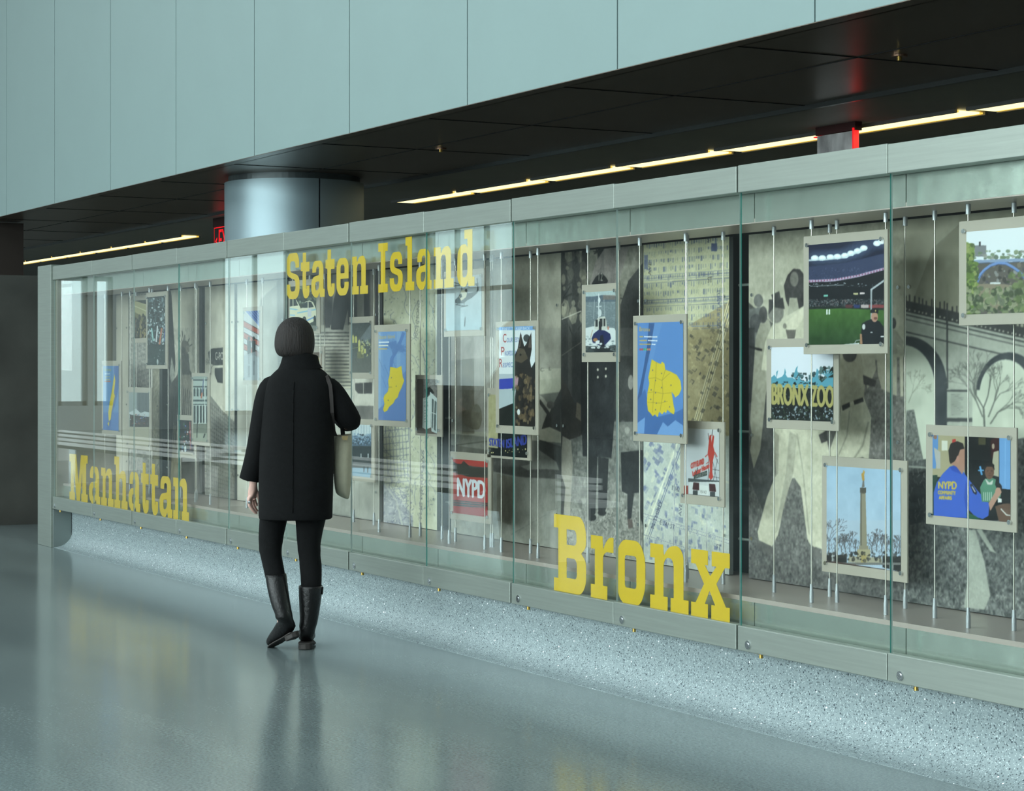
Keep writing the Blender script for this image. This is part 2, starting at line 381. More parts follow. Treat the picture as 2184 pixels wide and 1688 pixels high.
# ================================================================= the display case
PWD = .9144
X_SEAM = Xat(1892, D)
ZR0, ZR1, ZT0, ZT1 = .303, .4025, 2.095, 2.198
ZSH, ZIC = .502, 1.978
YG0, YG1 = D+.016, D+.022         # glass
YA = D+.085                       # polished aprons
YM = 5.19                         # murals
XE = Xat(111, D); XL = Xat(83, D)
XR = X_SEAM+PWD*3
case = thing('display_case', 'long glazed steel display case with eleven-foot run of bays and exhibits inside', 'display case', ((XL+XR)/2, D+.4, 0))
case['label'] = 'long brushed-steel display case with tall glass doors running the length of the hall'
seams = [X_SEAM+PWD*2, X_SEAM+PWD]+[X_SEAM-PWD*i for i in range(0, 12)]
seams = [XR]+seams; seams[-1] = XE
jit = [0, .004, 0, .003, 0, .004, .001, .004, 0, .003, 0, .003, .001, .003, 0]
for i in range(len(seams)-1):
    x1, x0 = seams[i], seams[i+1]; j = jit[i]
    q = MB(); q.box(x0+.004, x1-.003, D+j, D+.07, ZT0, ZT1+j); q.build('top_rail', STEEL, parent=case, bevel=.002)
    q = MB(); q.box(x0+.005, x1-.003, D-.002+j, D+.0145, ZR0, ZR1-j); q.box(x0+.005, x1-.003, D+.026, D+.055, ZR0, ZR1-.004); q.box(x0+.005, x1-.003, D+.0145, D+.026, ZR0, ZR0+.03); br = q.build('bottom_rail', STEEL, parent=case, bevel=.003)
    lx = x0+.075; lz = ZR0+.028
    q = MB(); q.cyl((lx, D-.006+j, lz), (lx, D+.006+j, lz), .017, n=20); q.cyl((lx, D-.009+j, lz), (lx, D+.0+j, lz), .009, n=14)
    q.build('lock', CHROME, parent=br)
    px_ = lx+.045
    q = MB(); q.cyl((px_, D+.03, ZR0-.02), (px_, D+.03, ZR0+.003), .008, n=12); q.box(px_-.03, px_+.012, D+.018, D+.042, ZR0-.004, ZR0-.0005)
    q.build('latch_pin', BRASS, parent=br)
    # glass door leaf with green edges
    q = MB(); q.box(x0+.0035, x1-.0035, YG0, YG1, ZR1-.015, ZT0+.012, 0)
    q.mi[0] = 1; q.mi[1] = 1; q.mi[4] = 1; q.mi[5] = 1
    q.build('glass_door', [GLASS, EDGE if i in (3, 6, 10) else EDGEL], parent=case)
    # aprons
    s0 = Vector((0, 0, 0))
    q = MB(); q.box(x0+.004, x1-.002, YA, YA+.012, ZR1-.08, ZSH-.004); q.build('lower_apron', APRON, parent=case)
    q = MB(); q.box(x0+.004, x1-.002, YA, YA+.012, ZIC+.004, ZT0+.05); q.build('upper_apron', APRON, parent=case)
q = MB(); q.box(XE, XR, YA-.001, YM+.14, ZSH-.018, ZSH); q.build('shelf', SHELF, parent=case)
q = MB(); q.box(XE, XR, YA+.001, YM-.10, ZIC, ZIC+.018); q.build('inner_ceiling', SHELF, parent=case)
q = MB(); q.box(XE, XR, YM+.14, YM+.16, .3, 2.19); q.box(XE, XR, YM-.10, YM+.16, ZIC+.09, ZIC+.1); q.build('back_board', BLACKM, parent=case)
q = MB(); q.box(XE, XR, D+.07, YM+.16, 2.17, 2.19); q.build('roof', STEEL, parent=case)
# left inner cheek and end panel with its rounded foot
q = MB(); q.box(XE, XE+.02, D+.03, YM+.14, .40, 2.17); q.build('inner_cheek', mat('inner_cheek', (150, 146, 134), .5, .1), parent=case)
q = MB(); q.box(XL, XE, D-.01, YM+.2, .0, 2.215); q.build('end_panel', STEEL, parent=case, bevel=.003)
prof = [(D+.005, 0), (D+.115, 0)]+[(D+.115+.03*math.sin(t), .03-.03*math.cos(t)) for t in (0, .4, .8, 1.2, 1.57)]+[(D+.145, ZR0-.005), (D+.005, ZR0-.005)]
q = MB(); q.prism(prof, XE, XE+.03); q.build('foot', mat('foot_steel', (132, 142, 140), .4, .6, .05, 3), parent=case)
# terrazzo cove base
def terrazzo():
    m = bpy.data.materials.new('terrazzo_base'); m.use_nodes = True; nt = m.node_tree; N = nt.nodes; L = nt.links; b = N['Principled BSDF']
    t = N.new('ShaderNodeTexCoord')
    def chips(scale, thr, seed):
        mp = N.new('ShaderNodeMapping'); mp.inputs['Location'].default_value = (seed, seed*1.7, seed*.6); L.new(t.outputs['Object'], mp.inputs[0])
        v = N.new('ShaderNodeTexVoronoi'); v.inputs['Scale'].default_value = scale; L.new(mp.outputs[0], v.inputs['Vector'])
        # pick a random share of cells and only their centres
        s = N.new('ShaderNodeSeparateXYZ'); L.new(v.outputs['Color'], s.inputs[0])
        a = N.new('ShaderNodeMath'); a.operation = 'LESS_THAN'; a.inputs[1].default_value = thr; L.new(s.outputs[0], a.inputs[0])
        d = N.new('ShaderNodeMath'); d.operation = 'LESS_THAN'; d.inputs[1].default_value = .42; L.new(v.outputs['Distance'], d.inputs[0])
        mm = N.new('ShaderNodeMath'); mm.operation = 'MULTIPLY'; L.new(a.outputs[0], mm.inputs[0]); L.new(d.outputs[0], mm.inputs[1]); return mm
    base = (*lin((138, 151, 153)), 1)
    cur = None
    for scale, thr, seed, colr in ((150, .40, 0, (112,126,130)), (180, .22, 3, (186,198,200)), (140, .18, 5, (74, 84, 88)), (110, .010, 9, (250, 252, 255)), (105, .02, 12, (56, 66, 74))):
        c = chips(scale, thr, seed); mx = N.new('ShaderNodeMixRGB'); L.new(c.outputs[0], mx.inputs[0])
        if cur is None: mx.inputs[1].default_value = base
        else: L.new(cur.outputs[0], mx.inputs[1])
        mx.inputs[2].default_value = (*lin(colr), 1); cur = mx
    L.new(cur.outputs[0], b.inputs['Base Color']); b.inputs['Roughness'].default_value = .6; b.inputs['Specular IOR Level'].default_value = .25
    return m
TERR = terrazzo()
prof = [(D+.15, ZR0+.02), (D+.15, .12)]
for i in range(11):
    t = math.pi/2*i/10; prof.append((D+.15-.13*(1-math.cos(t)), .12-.115*math.sin(t)))
prof += [(D+.005, 0.001), (D+.005, 0.0), (D+.3, 0.0), (D+.3, ZR0+.02)]
q = MB(); q.prism(prof, XE+.001, XR)
o = q.build('baseboard_front', TERR, smooth=True); o.modifiers.new('es', 'EDGE_SPLIT').split_angle = .7
struct(o, 'speckled blue-grey terrazzo cove base under the display case')

# ---------------------------------------------------------------- slab-serif vinyl lettering
# outlines: x in widths of the letter, y in cap heights, optional corner radius (cap heights)
XH = .79; S = .17
G = {
 'n': [[(0,0),(.46,0),(.46,S),(.35,S),(.35,.56,.05),(.42,.64,.05),(.56,.64,.05),(.62,.57,.05),(.62,S),(.54,S),(.54,0),(1,0),(1,S),(.87,S),(.87,.70,.09),(.74,.80,.1),(.50,.78,.08),(.36,.66),(.34,XH),(0,XH),(0,.62),(.12,.62),(.12,S),(0,S)]],
 'h': [[(0,0),(.46,0),(.46,S),(.35,S),(.35,.56,.05),(.42,.62,.05),(.56,.62,.05),(.62,.55,.05),(.62,S),(.54,S),(.54,0),(1,0),(1,S),(.87,S),(.87,.70,.09),(.74,.79,.1),(.50,.77,.08),(.36,.66),(.36,1.06),(0,1.06),(0,.89),(.12,.89),(.12,S),(0,S)]],
 'r': [[(0,0),(.73,0),(.73,S),(.54,S),(.54,.55,.1),(.68,.60,.04),(1,.60),(1,XH),(.84,XH,.06),(.66,.72,.06),(.55,.62),(.52,XH),(0,XH),(0,.62),(.18,.62),(.18,S),(0,S)]],
 'o': [[(.5,0),(.82,0,.16),(1,.2,.3),(1,.6,.3),(.8,XH,.16),(.2,XH,.16),(0,.6,.3),(0,.2,.3),(.18,0,.16)], [(.3,.2,.05),(.3,.6,.05),(.70,.6,.05),(.70,.2,.05)]],
 'x': [[(0,0),(.44,0),(.44,S),(.36,S),(.485,.33),(.63,S),(.53,S),(.53,0),(1,0),(1,S),(.90,S),(.66,.42),(.88,.62),(1,.62),(1,XH),(.54,XH),(.54,.62),(.66,.62),(.50,.50),(.36,.62),(.44,.62),(.44,XH),(0,XH),(0,.62),(.12,.62),(.34,.40),(.12,S),(0,S)]],
 'B': [[(0,0),(.86,0,.12),(1,.14,.12),(1,.44,.1),(.85,.53,.02),(1,.61,.1),(1,.84,.14),(.86,1,.12),(0,1),(0,.825),(.14,.825),(.14,S),(0,S)], [(.40,.19),(.40,.45,.02),(.66,.45,.05),(.72,.40,.05),(.72,.22,.04),(.68,.19,.03)], [(.40,.62),(.40,.82),(.66,.82,.04),(.71,.77,.04),(.71,.66,.04),(.66,.62,.03)]],
 'a': [[(.22,0,.12),(.46,-.01,.06),(.62,.10),(.66,0),(1,0),(1,S),(.90,S),(.90,.66,.12),(.74,XH,.12),(.22,XH,.12),(.08,.68,.1),(.08,.54),(.36,.54),(.36,.62,.03),(.42,.66,.03),(.54,.66,.03),(.59,.62,.03),(.59,.48,.04),(.18,.45,.1),(0,.36,.12),(0,.12,.12)], [(.34,.15,.05),(.30,.19,.04),(.30,.31,.05),(.36,.34,.03),(.59,.34),(.59,.22,.06),(.48,.15,.05)]],
 't': [[(.40,0,.14),(.70,-.01,.1),(1,.07,.08),(1,.27),(.66,.27),(.66,.20,.03),(.62,.20,.02),(.60,.26,.02),(.60,.58),(1,.58),(1,XH),(.60,XH),(.60,1.0),(.22,1.0),(.22,XH),(0,XH),(0,.60),(.20,.60),(.20,.14,.12)]],
 'S': [[(.24,0,.12),(.80,0,.12),(1,.14,.14),(1,.42,.14),(.86,.52,.1),(.34,.60,.06),(.30,.66,.04),(.30,.80,.05),(.38,.84,.03),(.60,.84,.03),(.70,.78,.04),(.70,.69),(.97,.69),(.97,.86,.12),(.84,1.02,.12),(.20,1.02,.12),(.02,.86,.14),(.02,.62,.14),(.18,.50,.1),(.66,.42,.06),(.70,.36,.04),(.70,.22,.05),(.62,.17,.03),(.38,.17,.03),(.30,.23,.04),(.30,.33),(0,.33),(0,.14,.14)]],
 'e': [[(.24,0,.12),(.80,0,.12),(1,.14,.12),(1,.28),(.68,.28),(.68,.20,.03),(.60,.15,.03),(.42,.15,.03),(.34,.20,.03),(.34,.35),(1,.35),(1,.66,.12),(.80,XH,.12),(.22,XH,.12),(.02,.64,.12),(.02,.14,.12)], [(.34,.47),(.34,.60,.04),(.42,.65,.03),(.62,.65,.03),(.68,.60,.03),(.68,.47)]],
 'I': [[(0,0),(1,0),(1,S),(.74,S),(.74,.83),(1,.83),(1,1),(0,1),(0,.83),(.26,.83),(.26,S),(0,S)]],
 'l': [[(0,0),(1,0),(1,S),(.74,S),(.74,1.06),(.0,1.06),(0,.89),(.22,.89),(.22,S),(0,S)]],
 's': [[(.24,0,.1),(.80,0,.1),(1,.12,.12),(1,.34,.1),(.86,.42,.08),(.40,.48,.04),(.34,.52,.03),(.34,.60,.03),(.42,.65,.02),(.60,.65,.02),(.66,.60,.02),(.66,.54),(.96,.54),(.96,.68,.1),(.80,XH,.1),(.22,XH,.1),(.02,.66,.12),(.02,.46,.1),(.16,.38,.08),(.60,.32,.04),(.66,.28,.03),(.66,.19,.03),(.58,.14,.02),(.40,.14,.02),(.32,.20,.03),(.32,.27),(0,.27),(0,.12,.12)]],
 'd': [[(.22,0,.12),(.50,-.01,.06),(.62,.10),(.66,0),(1,0),(1,S),(.88,S),(.88,1.06),(.42,1.06),(.42,.89),(.60,.89),(.60,.72),(.50,.79,.06),(.22,XH,.12),(.02,.64,.12),(0,.14,.12)], [(.34,.17,.05),(.30,.22,.04),(.30,.58,.05),(.36,.63,.03),(.54,.63,.03),(.60,.56,.04),(.60,.24,.06),(.50,.17,.05)]],
 'M': [[(0,0),(.30,0),(.30,S),(.24,S),(.24,.70),(.41,0),(.58,0),(.70,.66),(.72,S),(.66,S),(.66,0),(1,0),(1,S),(.92,S),(.92,.83),(1,.83),(1,1),(.64,1),(.50,.36),(.38,1),(0,1),(0,.83),(.08,.83),(.08,S),(0,S)]],
}
def fillet(pts, wx, hz):
    P = [(p[0]*wx, p[1]*hz, (p[2]*hz if len(p) > 2 else 0)) for p in pts]; out = []; n = len(P)
    for i in range(n):
        a, b, c = P[i-1], P[i], P[(i+1) % n]
        if b[2] <= 0: out.append(b[:2]); continue
        va = Vector((a[0]-b[0], a[1]-b[1])); vc = Vector((c[0]-b[0], c[1]-b[1])); la, lc = va.length, vc.length
        r = min(b[2], la*.48, lc*.48); p0 = Vector(b[:2])+va.normalized()*r; p2 = Vector(b[:2])+vc.normalized()*r
        for k in range(7):
            t = k/6; out.append(tuple((1-t)**2*p0+2*t*(1-t)*Vector(b[:2])+t*t*p2))
    return out
def letter(parent, ch, x0, x1, zb, cap, Y):
    cu = bpy.data.curves.new('g', 'CURVE'); cu.dimensions = '2D'; cu.fill_mode = 'BOTH'; cu.extrude = .0006
    for ring in G[ch]:
        pp = fillet(ring, x1-x0, cap); s = cu.splines.new('POLY'); s.points.add(len(pp)-1)
        for i, p in enumerate(pp): s.points[i].co = (p[0], p[1], 0, 1)
        s.use_cyclic_u = True
    o = bpy.data.objects.new('g', cu); COL.objects.link(o); bpy.context.view_layer.update()
    me = bpy.data.meshes.new_from_object(o.evaluated_get(bpy.context.evaluated_depsgraph_get()))
    bpy.data.objects.remove(o); bpy.data.curves.remove(cu)
    me.materials.clear(); me.materials.append(YEL)
    pl = Vector(world_loc(parent))
    for v in me.vertices:
        x, y, z = v.co; v.co = (x0+x-pl[0], Y-z-pl[1], zb+y-pl[2])
    ob = bpy.data.objects.new('letter', me); COL.objects.link(ob); ob.parent = parent
    return ob
YL = YG1+.0015
def word(chars, boxes, zb, cap, label):
    xs = [(Xat(a, YL), Xat(b, YL)) for a, b in boxes]
    t = thing('vinyl_lettering', label, 'lettering', ((xs[0][0]+xs[-1][1])/2, YL, zb), 'yellow borough names on the glass')
    for ch, (a, b) in zip(chars, xs): letter(t, ch, a, b, zb, cap, YL)
word('Bronx', [(1181.6,1250),(1260.4,1308.4),(1314.3,1376.4),(1387,1468.7),(1474.3,1556.5)], .398, .347, 'large yellow slab-serif word Bronx low on the glass')
word('Manhattan', [(148.3,187),(190,213.8),(215.9,242.4),(244,272.2),(274.5,299),(301,317),(320.7,337),(340.2,367.6),(369.7,403)], .398, .350, 'large yellow slab-serif word Manhattan low on the far left glass')
word('StatenIsland', [(610.6,638.8),(641.9,660),(664.2,692.6),(694.5,713.6),(717.3,743.5),(748.7,784.7),(807,827),(831.5,858.9),(865,883.6),(888,920.7),(925.5,967.5),(975.3,1012)], 1.808, .262, 'smaller yellow slab-serif words Staten Island high on the glass')

for xx in (-29, -13.5): area('strip_lamp', (xx, 9.4, ZS-.02), (0, 0, 0), 9, .2, 28, (1, .85, .55))

# added white planks, out of view, whose reflections stand in for sunlit floor streaks
WB = mat('white_plank', (244, 244, 240), .3)
for i, (yb, nm) in enumerate(((.25, 'farthest from'), (.8, 'second farthest from'), (1.3, 'third farthest from'), (1.75, 'closest to'))):
    for k in range(2):
        xa = -31.0+k*8.2+i*.9
        bn = thing('reflection_plank', 'white plank added for its reflected streak, row %s the display case, %s one' % (nm, ('left', 'right')[k]), 'reflection plank', (xa+4, yb, 0), 'added white planks reflected as streaks in the glass')
        q = MB(); q.box(xa, xa+7.6, yb-.16, yb+.16, .41, .45); q.build('plank_top', WB, parent=bn, bevel=.005)
        for xx in (xa+.4, xa+3.8, xa+7.2):
            q = MB(); q.box(xx-.02, xx+.02, yb-.13, yb+.13, 0, .41); q.build('leg', WB, parent=bn)
# ================================================================= painted prints (colour attribute on a fine grid)
class Art:
    def __init__(s, Y, x0, x1, z0, z1, res, base=(128, 128, 128), seed=1):
        s.Y, s.x0, s.x1, s.z0, s.z1 = Y, x0, x1, z0, z1
        s.nx = max(8, int((x1-x0)*res)); s.nz = max(8, int((z1-z0)*res)); s.W = s.nx*2; s.Hh = s.nz*2
        s.a = np.zeros((s.Hh, s.W, 3), np.float32); s.a[:] = base; s.rng = np.random.RandomState(seed)
        s.sx = s.W/(x1-x0); s.sz = s.Hh/(z1-z0)
    def P(s, px, py):                       # photo pixel -> canvas cell (column, row), rows from the bottom
        X, _, Z = onY(px, py, s.Y); return ((X-s.x0)*s.sx, (Z-s.z0)*s.sz)
    def mask(s, pts):
        n = len(pts); ax = [p[0] for p in pts]; ay = [p[1] for p in pts]
        c0, c1 = max(0, int(min(ax))), min(s.W, int(max(ax))+2); r0, r1 = max(0, int(min(ay))), min(s.Hh, int(max(ay))+2)
        if c1 <= c0 or r1 <= r0: return None
        xx, yy = np.meshgrid(np.arange(c0, c1)+.5, np.arange(r0, r1)+.5); m = np.zeros(xx.shape, bool)
        for i in range(n):
            x1, y1 = pts[i-1]; x2, y2 = pts[i]
            if y1 == y2: continue
            m ^= ((yy < y1) != (yy < y2)) & (xx < (x2-x1)*(yy-y1)/(y2-y1)+x1)
        return m, slice(r0, r1), slice(c0, c1)
    def fillc(s, pts, col, al=1., col2=None, nz=0.):
        r = s.mask(pts)
        if r is None: return
        m, rs, cs = r; sub = s.a[rs, cs]; c = np.array(col, np.float32)
        if col2 is not None:
            h = m.shape[0]; t = np.linspace(1, 0, h)[:, None, None]; c = c*(1-t)+np.array(col2, np.float32)*t; c = np.broadcast_to(c, sub.shape)
        else: c = np.broadcast_to(c, sub.shape)
        if nz: c = c+s.rng.randn(*m.shape)[..., None]*nz
        sub[m] = sub[m]*(1-al)+c[m]*al
    def poly(s, pts, col, al=1., col2=None, nz=0.): s.fillc([s.P(*p) for p in pts], col, al, col2, nz)
    def ell(s, cx, cy, rx, ry, col, al=1., nz=0., n=22):
        s.poly([(cx+rx*math.cos(2*math.pi*i/n), cy+ry*math.sin(2*math.pi*i/n)) for i in range(n)], col, al, None, nz)
    def rect(s, x0, y0, x1, y1, col, al=1., col2=None, nz=0.): s.poly([(x0, y0), (x1, y0), (x1, y1), (x0, y1)], col, al, col2, nz)
    def line(s, pts, w, col, al=1.):        # w in photo px at that place
        for p, q_ in zip(pts[:-1], pts[1:]):
            dx, dy = q_[0]-p[0], q_[1]-p[1]; L_ = math.hypot(dx, dy) or 1; nx_, ny_ = -dy/L_*w/2, dx/L_*w/2
            s.poly([(p[0]+nx_, p[1]+ny_), (q_[0]+nx_, q_[1]+ny_), (q_[0]-nx_, q_[1]-ny_), (p[0]-nx_, p[1]-ny_)], col, al)
    def noise(s, amp, cell=20, octv=3, pts=None, tint=(1, 1, 1), mul=False):
        tot = np.zeros((s.Hh, s.W), np.float32); A = 1.
        for o in range(octv):
            c = max(2, cell/2**o); gh, gw = int(s.Hh/c)+3, int(s.W/c)+3; g = s.rng.randn(gh, gw)
            yy = np.arange(s.Hh)/c; xx = np.arange(s.W)/c; yi = yy.astype(int); xi = xx.astype(int)
            fy = (yy-yi)[:, None]; fx = (xx-xi)[None, :]; fy = fy*fy*(3-2*fy); fx = fx*fx*(3-2*fx)
            v = g[yi][:, xi]*(1-fy)*(1-fx)+g[yi+1][:, xi]*fy*(1-fx)+g[yi][:, xi+1]*(1-fy)*fx+g[yi+1][:, xi+1]*fy*fx
            tot += v*A; A *= .6
        d = (tot*amp)[..., None]*np.array(tint, np.float32)
        if pts is None: s.a += d
        else:
            r = s.mask([s.P(*p) for p in pts])
            if r is None: return
            m, rs, cs = r; s.a[rs, cs][m] += d[rs, cs][m]
    def blobs(s, n, x0, y0, x1, y1, r0, r1, cols, al=.8, asp=1.):
        for _ in range(n):
            r = s.rng.uniform(r0, r1); s.ell(s.rng.uniform(x0, x1), s.rng.uniform(y0, y1), r, r*asp*s.rng.uniform(.6, 1.5), cols[s.rng.randint(len(cols))], al, 0, 7)
    def strokes(s, n, x0, y0, x1, y1, L_, w, cols, ang=(-3.14, 3.14), al=.8):
        for _ in range(n):
            x, y = s.rng.uniform(x0, x1), s.rng.uniform(y0, y1); t = s.rng.uniform(*ang); l = L_*s.rng.uniform(.4, 1.2)
            s.line([(x, y), (x+math.cos(t)*l, y+math.sin(t)*l)], w, cols[s.rng.randint(len(cols))], al)
    def tree(s, x, y, l, t, w, col, d=0, al=.85):
        if d > 6 or l < 1.5: return
        x2, y2 = x+math.cos(t)*l, y-math.sin(t)*l; s.line([(x, y), (x2, y2)], max(.6, w), col, al)
        for k in range(2+(d == 0)): s.tree(x2, y2, l*s.rng.uniform(.62, .85), t+s.rng.uniform(-.65, .65), w*.66, col, d+1, al)
    def bold(s, st, quad, col, w=.8, al=1.):
        for dx, dy in ((-w, 0), (w, 0), (0, -w), (0, w), (0, 0)): s.text(st, [(x+dx, y+dy) for x, y in quad], col, al)
    def blur(s, n):
        for _ in range(n):
            a = s.a; b = a.copy(); b[1:-1] = a[:-2]*.25+a[1:-1]*.5+a[2:]*.25; a = b.copy(); a[:, 1:-1] = b[:, :-2]*.25+b[:, 1:-1]*.5+b[:, 2:]*.25; s.a = a
    def text(s, st, quad, col, al=1.):
        """quad: photo px of top-left, top-right, bottom-right, bottom-left of the writing"""
        me = TXT.get(st)
        if me is None:
            m_ = txt_mesh(st); me = (np.array([v.co[:2] for v in m_.vertices]), [tuple(p.vertices) for p in m_.polygons]); TXT[st] = me; bpy.data.meshes.remove(m_)
        v, fs = me; lo, hi = v.min(0), v.max(0); u = (v-lo)/(hi-lo)
        tl, tr, br, bl = [np.array(s.P(*p)) for p in quad]
        pts = (1-u[:, :1])*(1-u[:, 1:])*bl+u[:, :1]*(1-u[:, 1:])*br+u[:, :1]*u[:, 1:]*tr+(1-u[:, :1])*u[:, 1:]*tl
        for f in fs: s.fillc([tuple(pts[i]) for i in f], col, al)
    def build(s, name, parent, thick=.0015, rough=.45, gain=1.0, yoff=0., sat=.88, wb=(1, 1, 1), blur=1):
        s.blur(blur); g_ = s.a.mean(2, keepdims=True); s.a = (g_+(s.a-g_)*sat)*np.array(wb, np.float32)
        c = np.clip(s.a.reshape(s.nz, 2, s.nx, 2, 3).mean((1, 3)), 0, 255)/255.
        c = np.where(c <= .04045, c/12.92, ((c+.055)/1.055)**2.4)*gain
        nx, nz = s.nx, s.nz; pl = Vector(world_loc(parent))
        gx = np.linspace(s.x0, s.x1, nx); gz = np.linspace(s.z0, s.z1, nz)
        X, Z = np.meshgrid(gx, gz); V = np.stack([X-pl[0], np.full_like(X, s.Y+yoff-pl[1]), Z-pl[2]], -1).reshape(-1, 3)
        idx = np.arange(nx*nz).reshape(nz, nx); Q = np.stack([idx[:-1, :-1], idx[:-1, 1:], idx[1:, 1:], idx[1:, :-1]], -1).reshape(-1, 4)
        me = bpy.data.meshes.new(name); me.vertices.add(len(V)); me.vertices.foreach_set('co', V.astype(np.float32).ravel())
        me.loops.add(Q.size); me.loops.foreach_set('vertex_index', Q.ravel().astype(np.int32))
        me.polygons.add(len(Q)); me.polygons.foreach_set('loop_start', np.arange(0, Q.size, 4, dtype=np.int32))
        me.update(calc_edges=True)
        at = me.color_attributes.new('print', 'BYTE_COLOR', 'POINT')
        rgba = np.ones((nx*nz, 4), np.float32); rgba[:, :3] = c.reshape(-1, 3); at.data.foreach_set('color', rgba.ravel())
        me.materials.append(PRINT if rough < .6 else PRINTM)
        o = bpy.data.objects.new(name, me); COL.objects.link(o); o.parent = parent
        return o
TXT = {}
def print_mat(name, rough):
    m = bpy.data.materials.new(name); m.use_nodes = True; N = m.node_tree.nodes; b = N['Principled BSDF']
    v = N.new('ShaderNodeVertexColor'); v.layer_name = 'print'; m.node_tree.links.new(v.outputs[0], b.inputs['Base Color'])
    b.inputs['Roughness'].default_value = rough; b.inputs['Specular IOR Level'].default_value = .3; return m
PRINT = print_mat('printed_photograph', .3); PRINTM = print_mat('printed_mural', .75)
SCREW = CHROME
# ================================================================= murals standing at the back of the case
ZM0, ZM1 = ZSH+.004, 1.98
def mural(px0, px1, label, res, base, seed):
    x0, x1 = Xat(px0, YM), Xat(px1, YM)
    t = thing('mural_panel', label, 'mural', ((x0+x1)/2, YM+.01, ZM0), 'black-and-white mural panels and street maps at the back of the case')
    q = MB(); q.box(x0, x1, YM+.002, YM+.022, ZM0, ZM1); q.build('board', mat('mural_board', (120, 124, 122), .5, .2), parent=t)
    for xx in (x0+.03, x1-.03):
        for zz in (1.72, 1.12, ZM0+.17):
            q = MB(); q.cyl((xx, YM-.008, zz), (xx, YM+.0015, zz), .008, n=12); q.build('screw', SCREW, parent=t)
    for zz in (1.77, 1.13, .66):
        q = MB(); q.cyl((x1-.01, YM+.06, zz), (x1+.12, YM+.06, zz), .006, n=8); q.build('spacer_bar', STEEL, parent=t)
    return t, Art(YM, x0, x1, ZM0, ZM1, res, base, seed)
def fin(t, A, sat=.6, blur=3, **k):
    if A.W > 240: A.noise(4.5, 46, 3)
    k.update(sat=sat, blur=blur, wb=(1.01, .985, .955)); A.build('mural_print', t, rough=.9, gain=1.38, **k)
def TOP(x): return HY-.0972*(x-VX)
def BOT(x): return HY+.1529*(x-VX)
# --- A: plain grey mural with bridge cables at the far left
t, A = mural(248, 274, 'narrow plain grey mural at the far left end of the case', 60, (176, 174, 158), 1)
A.rect(110, 560, 190, 1100, (184, 182, 168)); A.rect(200, 560, 276, 1100, (150, 148, 132), 1, (168, 166, 152)); A.noise(4, 30); fin(t, A)
t, A = mural(275.5, 340, 'grey mural of bridge cables and woven texture, behind the crowd photo', 200, (150, 150, 140), 2)
A.rect(270, 570, 345, 700, (176, 174, 160)); A.poly([(270, 640), (345, 600), (345, 1090), (270, 1100)], (128, 130, 126), .8)
for i in range(46): A.line([(268, 640+i*11), (345, 610+i*11)], 1.4, (92, 98, 102), .7); A.line([(268, 600+i*11), (345, 660+i*11)], 1.2, (186, 186, 176), .45)
A.rect(322, 600, 342, 1100, (104, 98, 66), .55); A.noise(12, 6); fin(t, A)
# --- B: statue
t, A = mural(358, 425, 'grey mural of a crowned statue against the sky', 260, (172, 170, 152), 3)
A.noise(3, 40)
A.rect(350, 700, 430, 1110, (150, 150, 138), .5)
A.poly([(358, 600), (366, 630), (374, 770), (372, 830), (366, 860), (358, 870)], (40, 42, 44)); A.poly([(366, 760), (374, 800), (368, 830), (362, 800)], (120, 124, 116))
for (x, y) in ((380, 722), (384, 715), (388, 706), (394, 715), (404, 722), (410, 735), (384, 745)): A.line([(394, 745), (x, y)], 1.8, (62, 60, 56))
A.ell(394, 742, 10, 15, (74, 68, 60)); A.ell(390, 750, 5, 10, (44, 40, 38)); A.ell(400, 745, 4, 8, (110, 104, 92))
A.poly([(386, 755), (402, 755), (405, 790), (424, 820), (426, 1110), (358, 1110), (358, 830), (378, 800)], (62, 60, 56))
A.poly([(388, 800), (406, 800), (418, 900), (400, 960), (384, 880)], (104, 100, 88)); A.poly([(370, 900), (384, 930), (376, 1100), (360, 1100)], (126, 118, 94))
for i in range(14): A.line([(372+i*4, 810+i*3), (366+i*4, 940+i*6)], 1.6, (36, 36, 38), .8)
A.noise(9, 10, pts=[(358, 700), (426, 700), (426, 1110), (358, 1110)]); fin(t, A)
# --- C: post office and police truck
t, A = mural(437, 500, 'grey mural of a city building with part of the words G-POST OFFICE', 260, (178, 176, 160), 4)
A.rect(430, 590, 510, 740, (182, 180, 164)); A.noise(3, 30)
A.poly([(444, 752), (452, 744), (475, 742), (475, 779), (456, 780), (447, 774)], (42, 44, 46)); A.text('G-PO', [(459, 752), (476, 752), (476, 768), (459, 768)], (196, 196, 186))
A.poly([(458, 786), (475, 785), (475, 818), (464, 816), (458, 800)], (40, 44, 46))
A.poly([(440, 832), (452, 848), (474, 876), (500, 900), (500, 1100), (437, 1100)], (112, 112, 104))
for i in range(24): A.line([(437, 850+i*10), (500, 905+i*8)], 2.2, (70, 72, 70), .7)
for i in range(16): A.line([(440+i*4, 850+i*3), (440+i*4, 1100)], 1.2, (146, 144, 132), .6)
A.tree(450, 800, 10, 1.6, 2, (90, 90, 84)); A.noise(8, 6, pts=[(437, 830), (500, 890), (500, 1100), (437, 1100)]); fin(t, A)
# --- plain pale bays
t, A = mural(506, 608, 'pale grey-white mural with a faint large figure, behind the striped flag photo', 120, (182, 184, 172), 5)
A.poly([(555, 640), (600, 600), (608, 760), (590, 1100), (545, 1100)], (120, 124, 120), .6); A.poly([(590, 600), (608, 590), (608, 1150), (596, 1150)], (90, 94, 92), .6); A.noise(4, 30); fin(t, A)
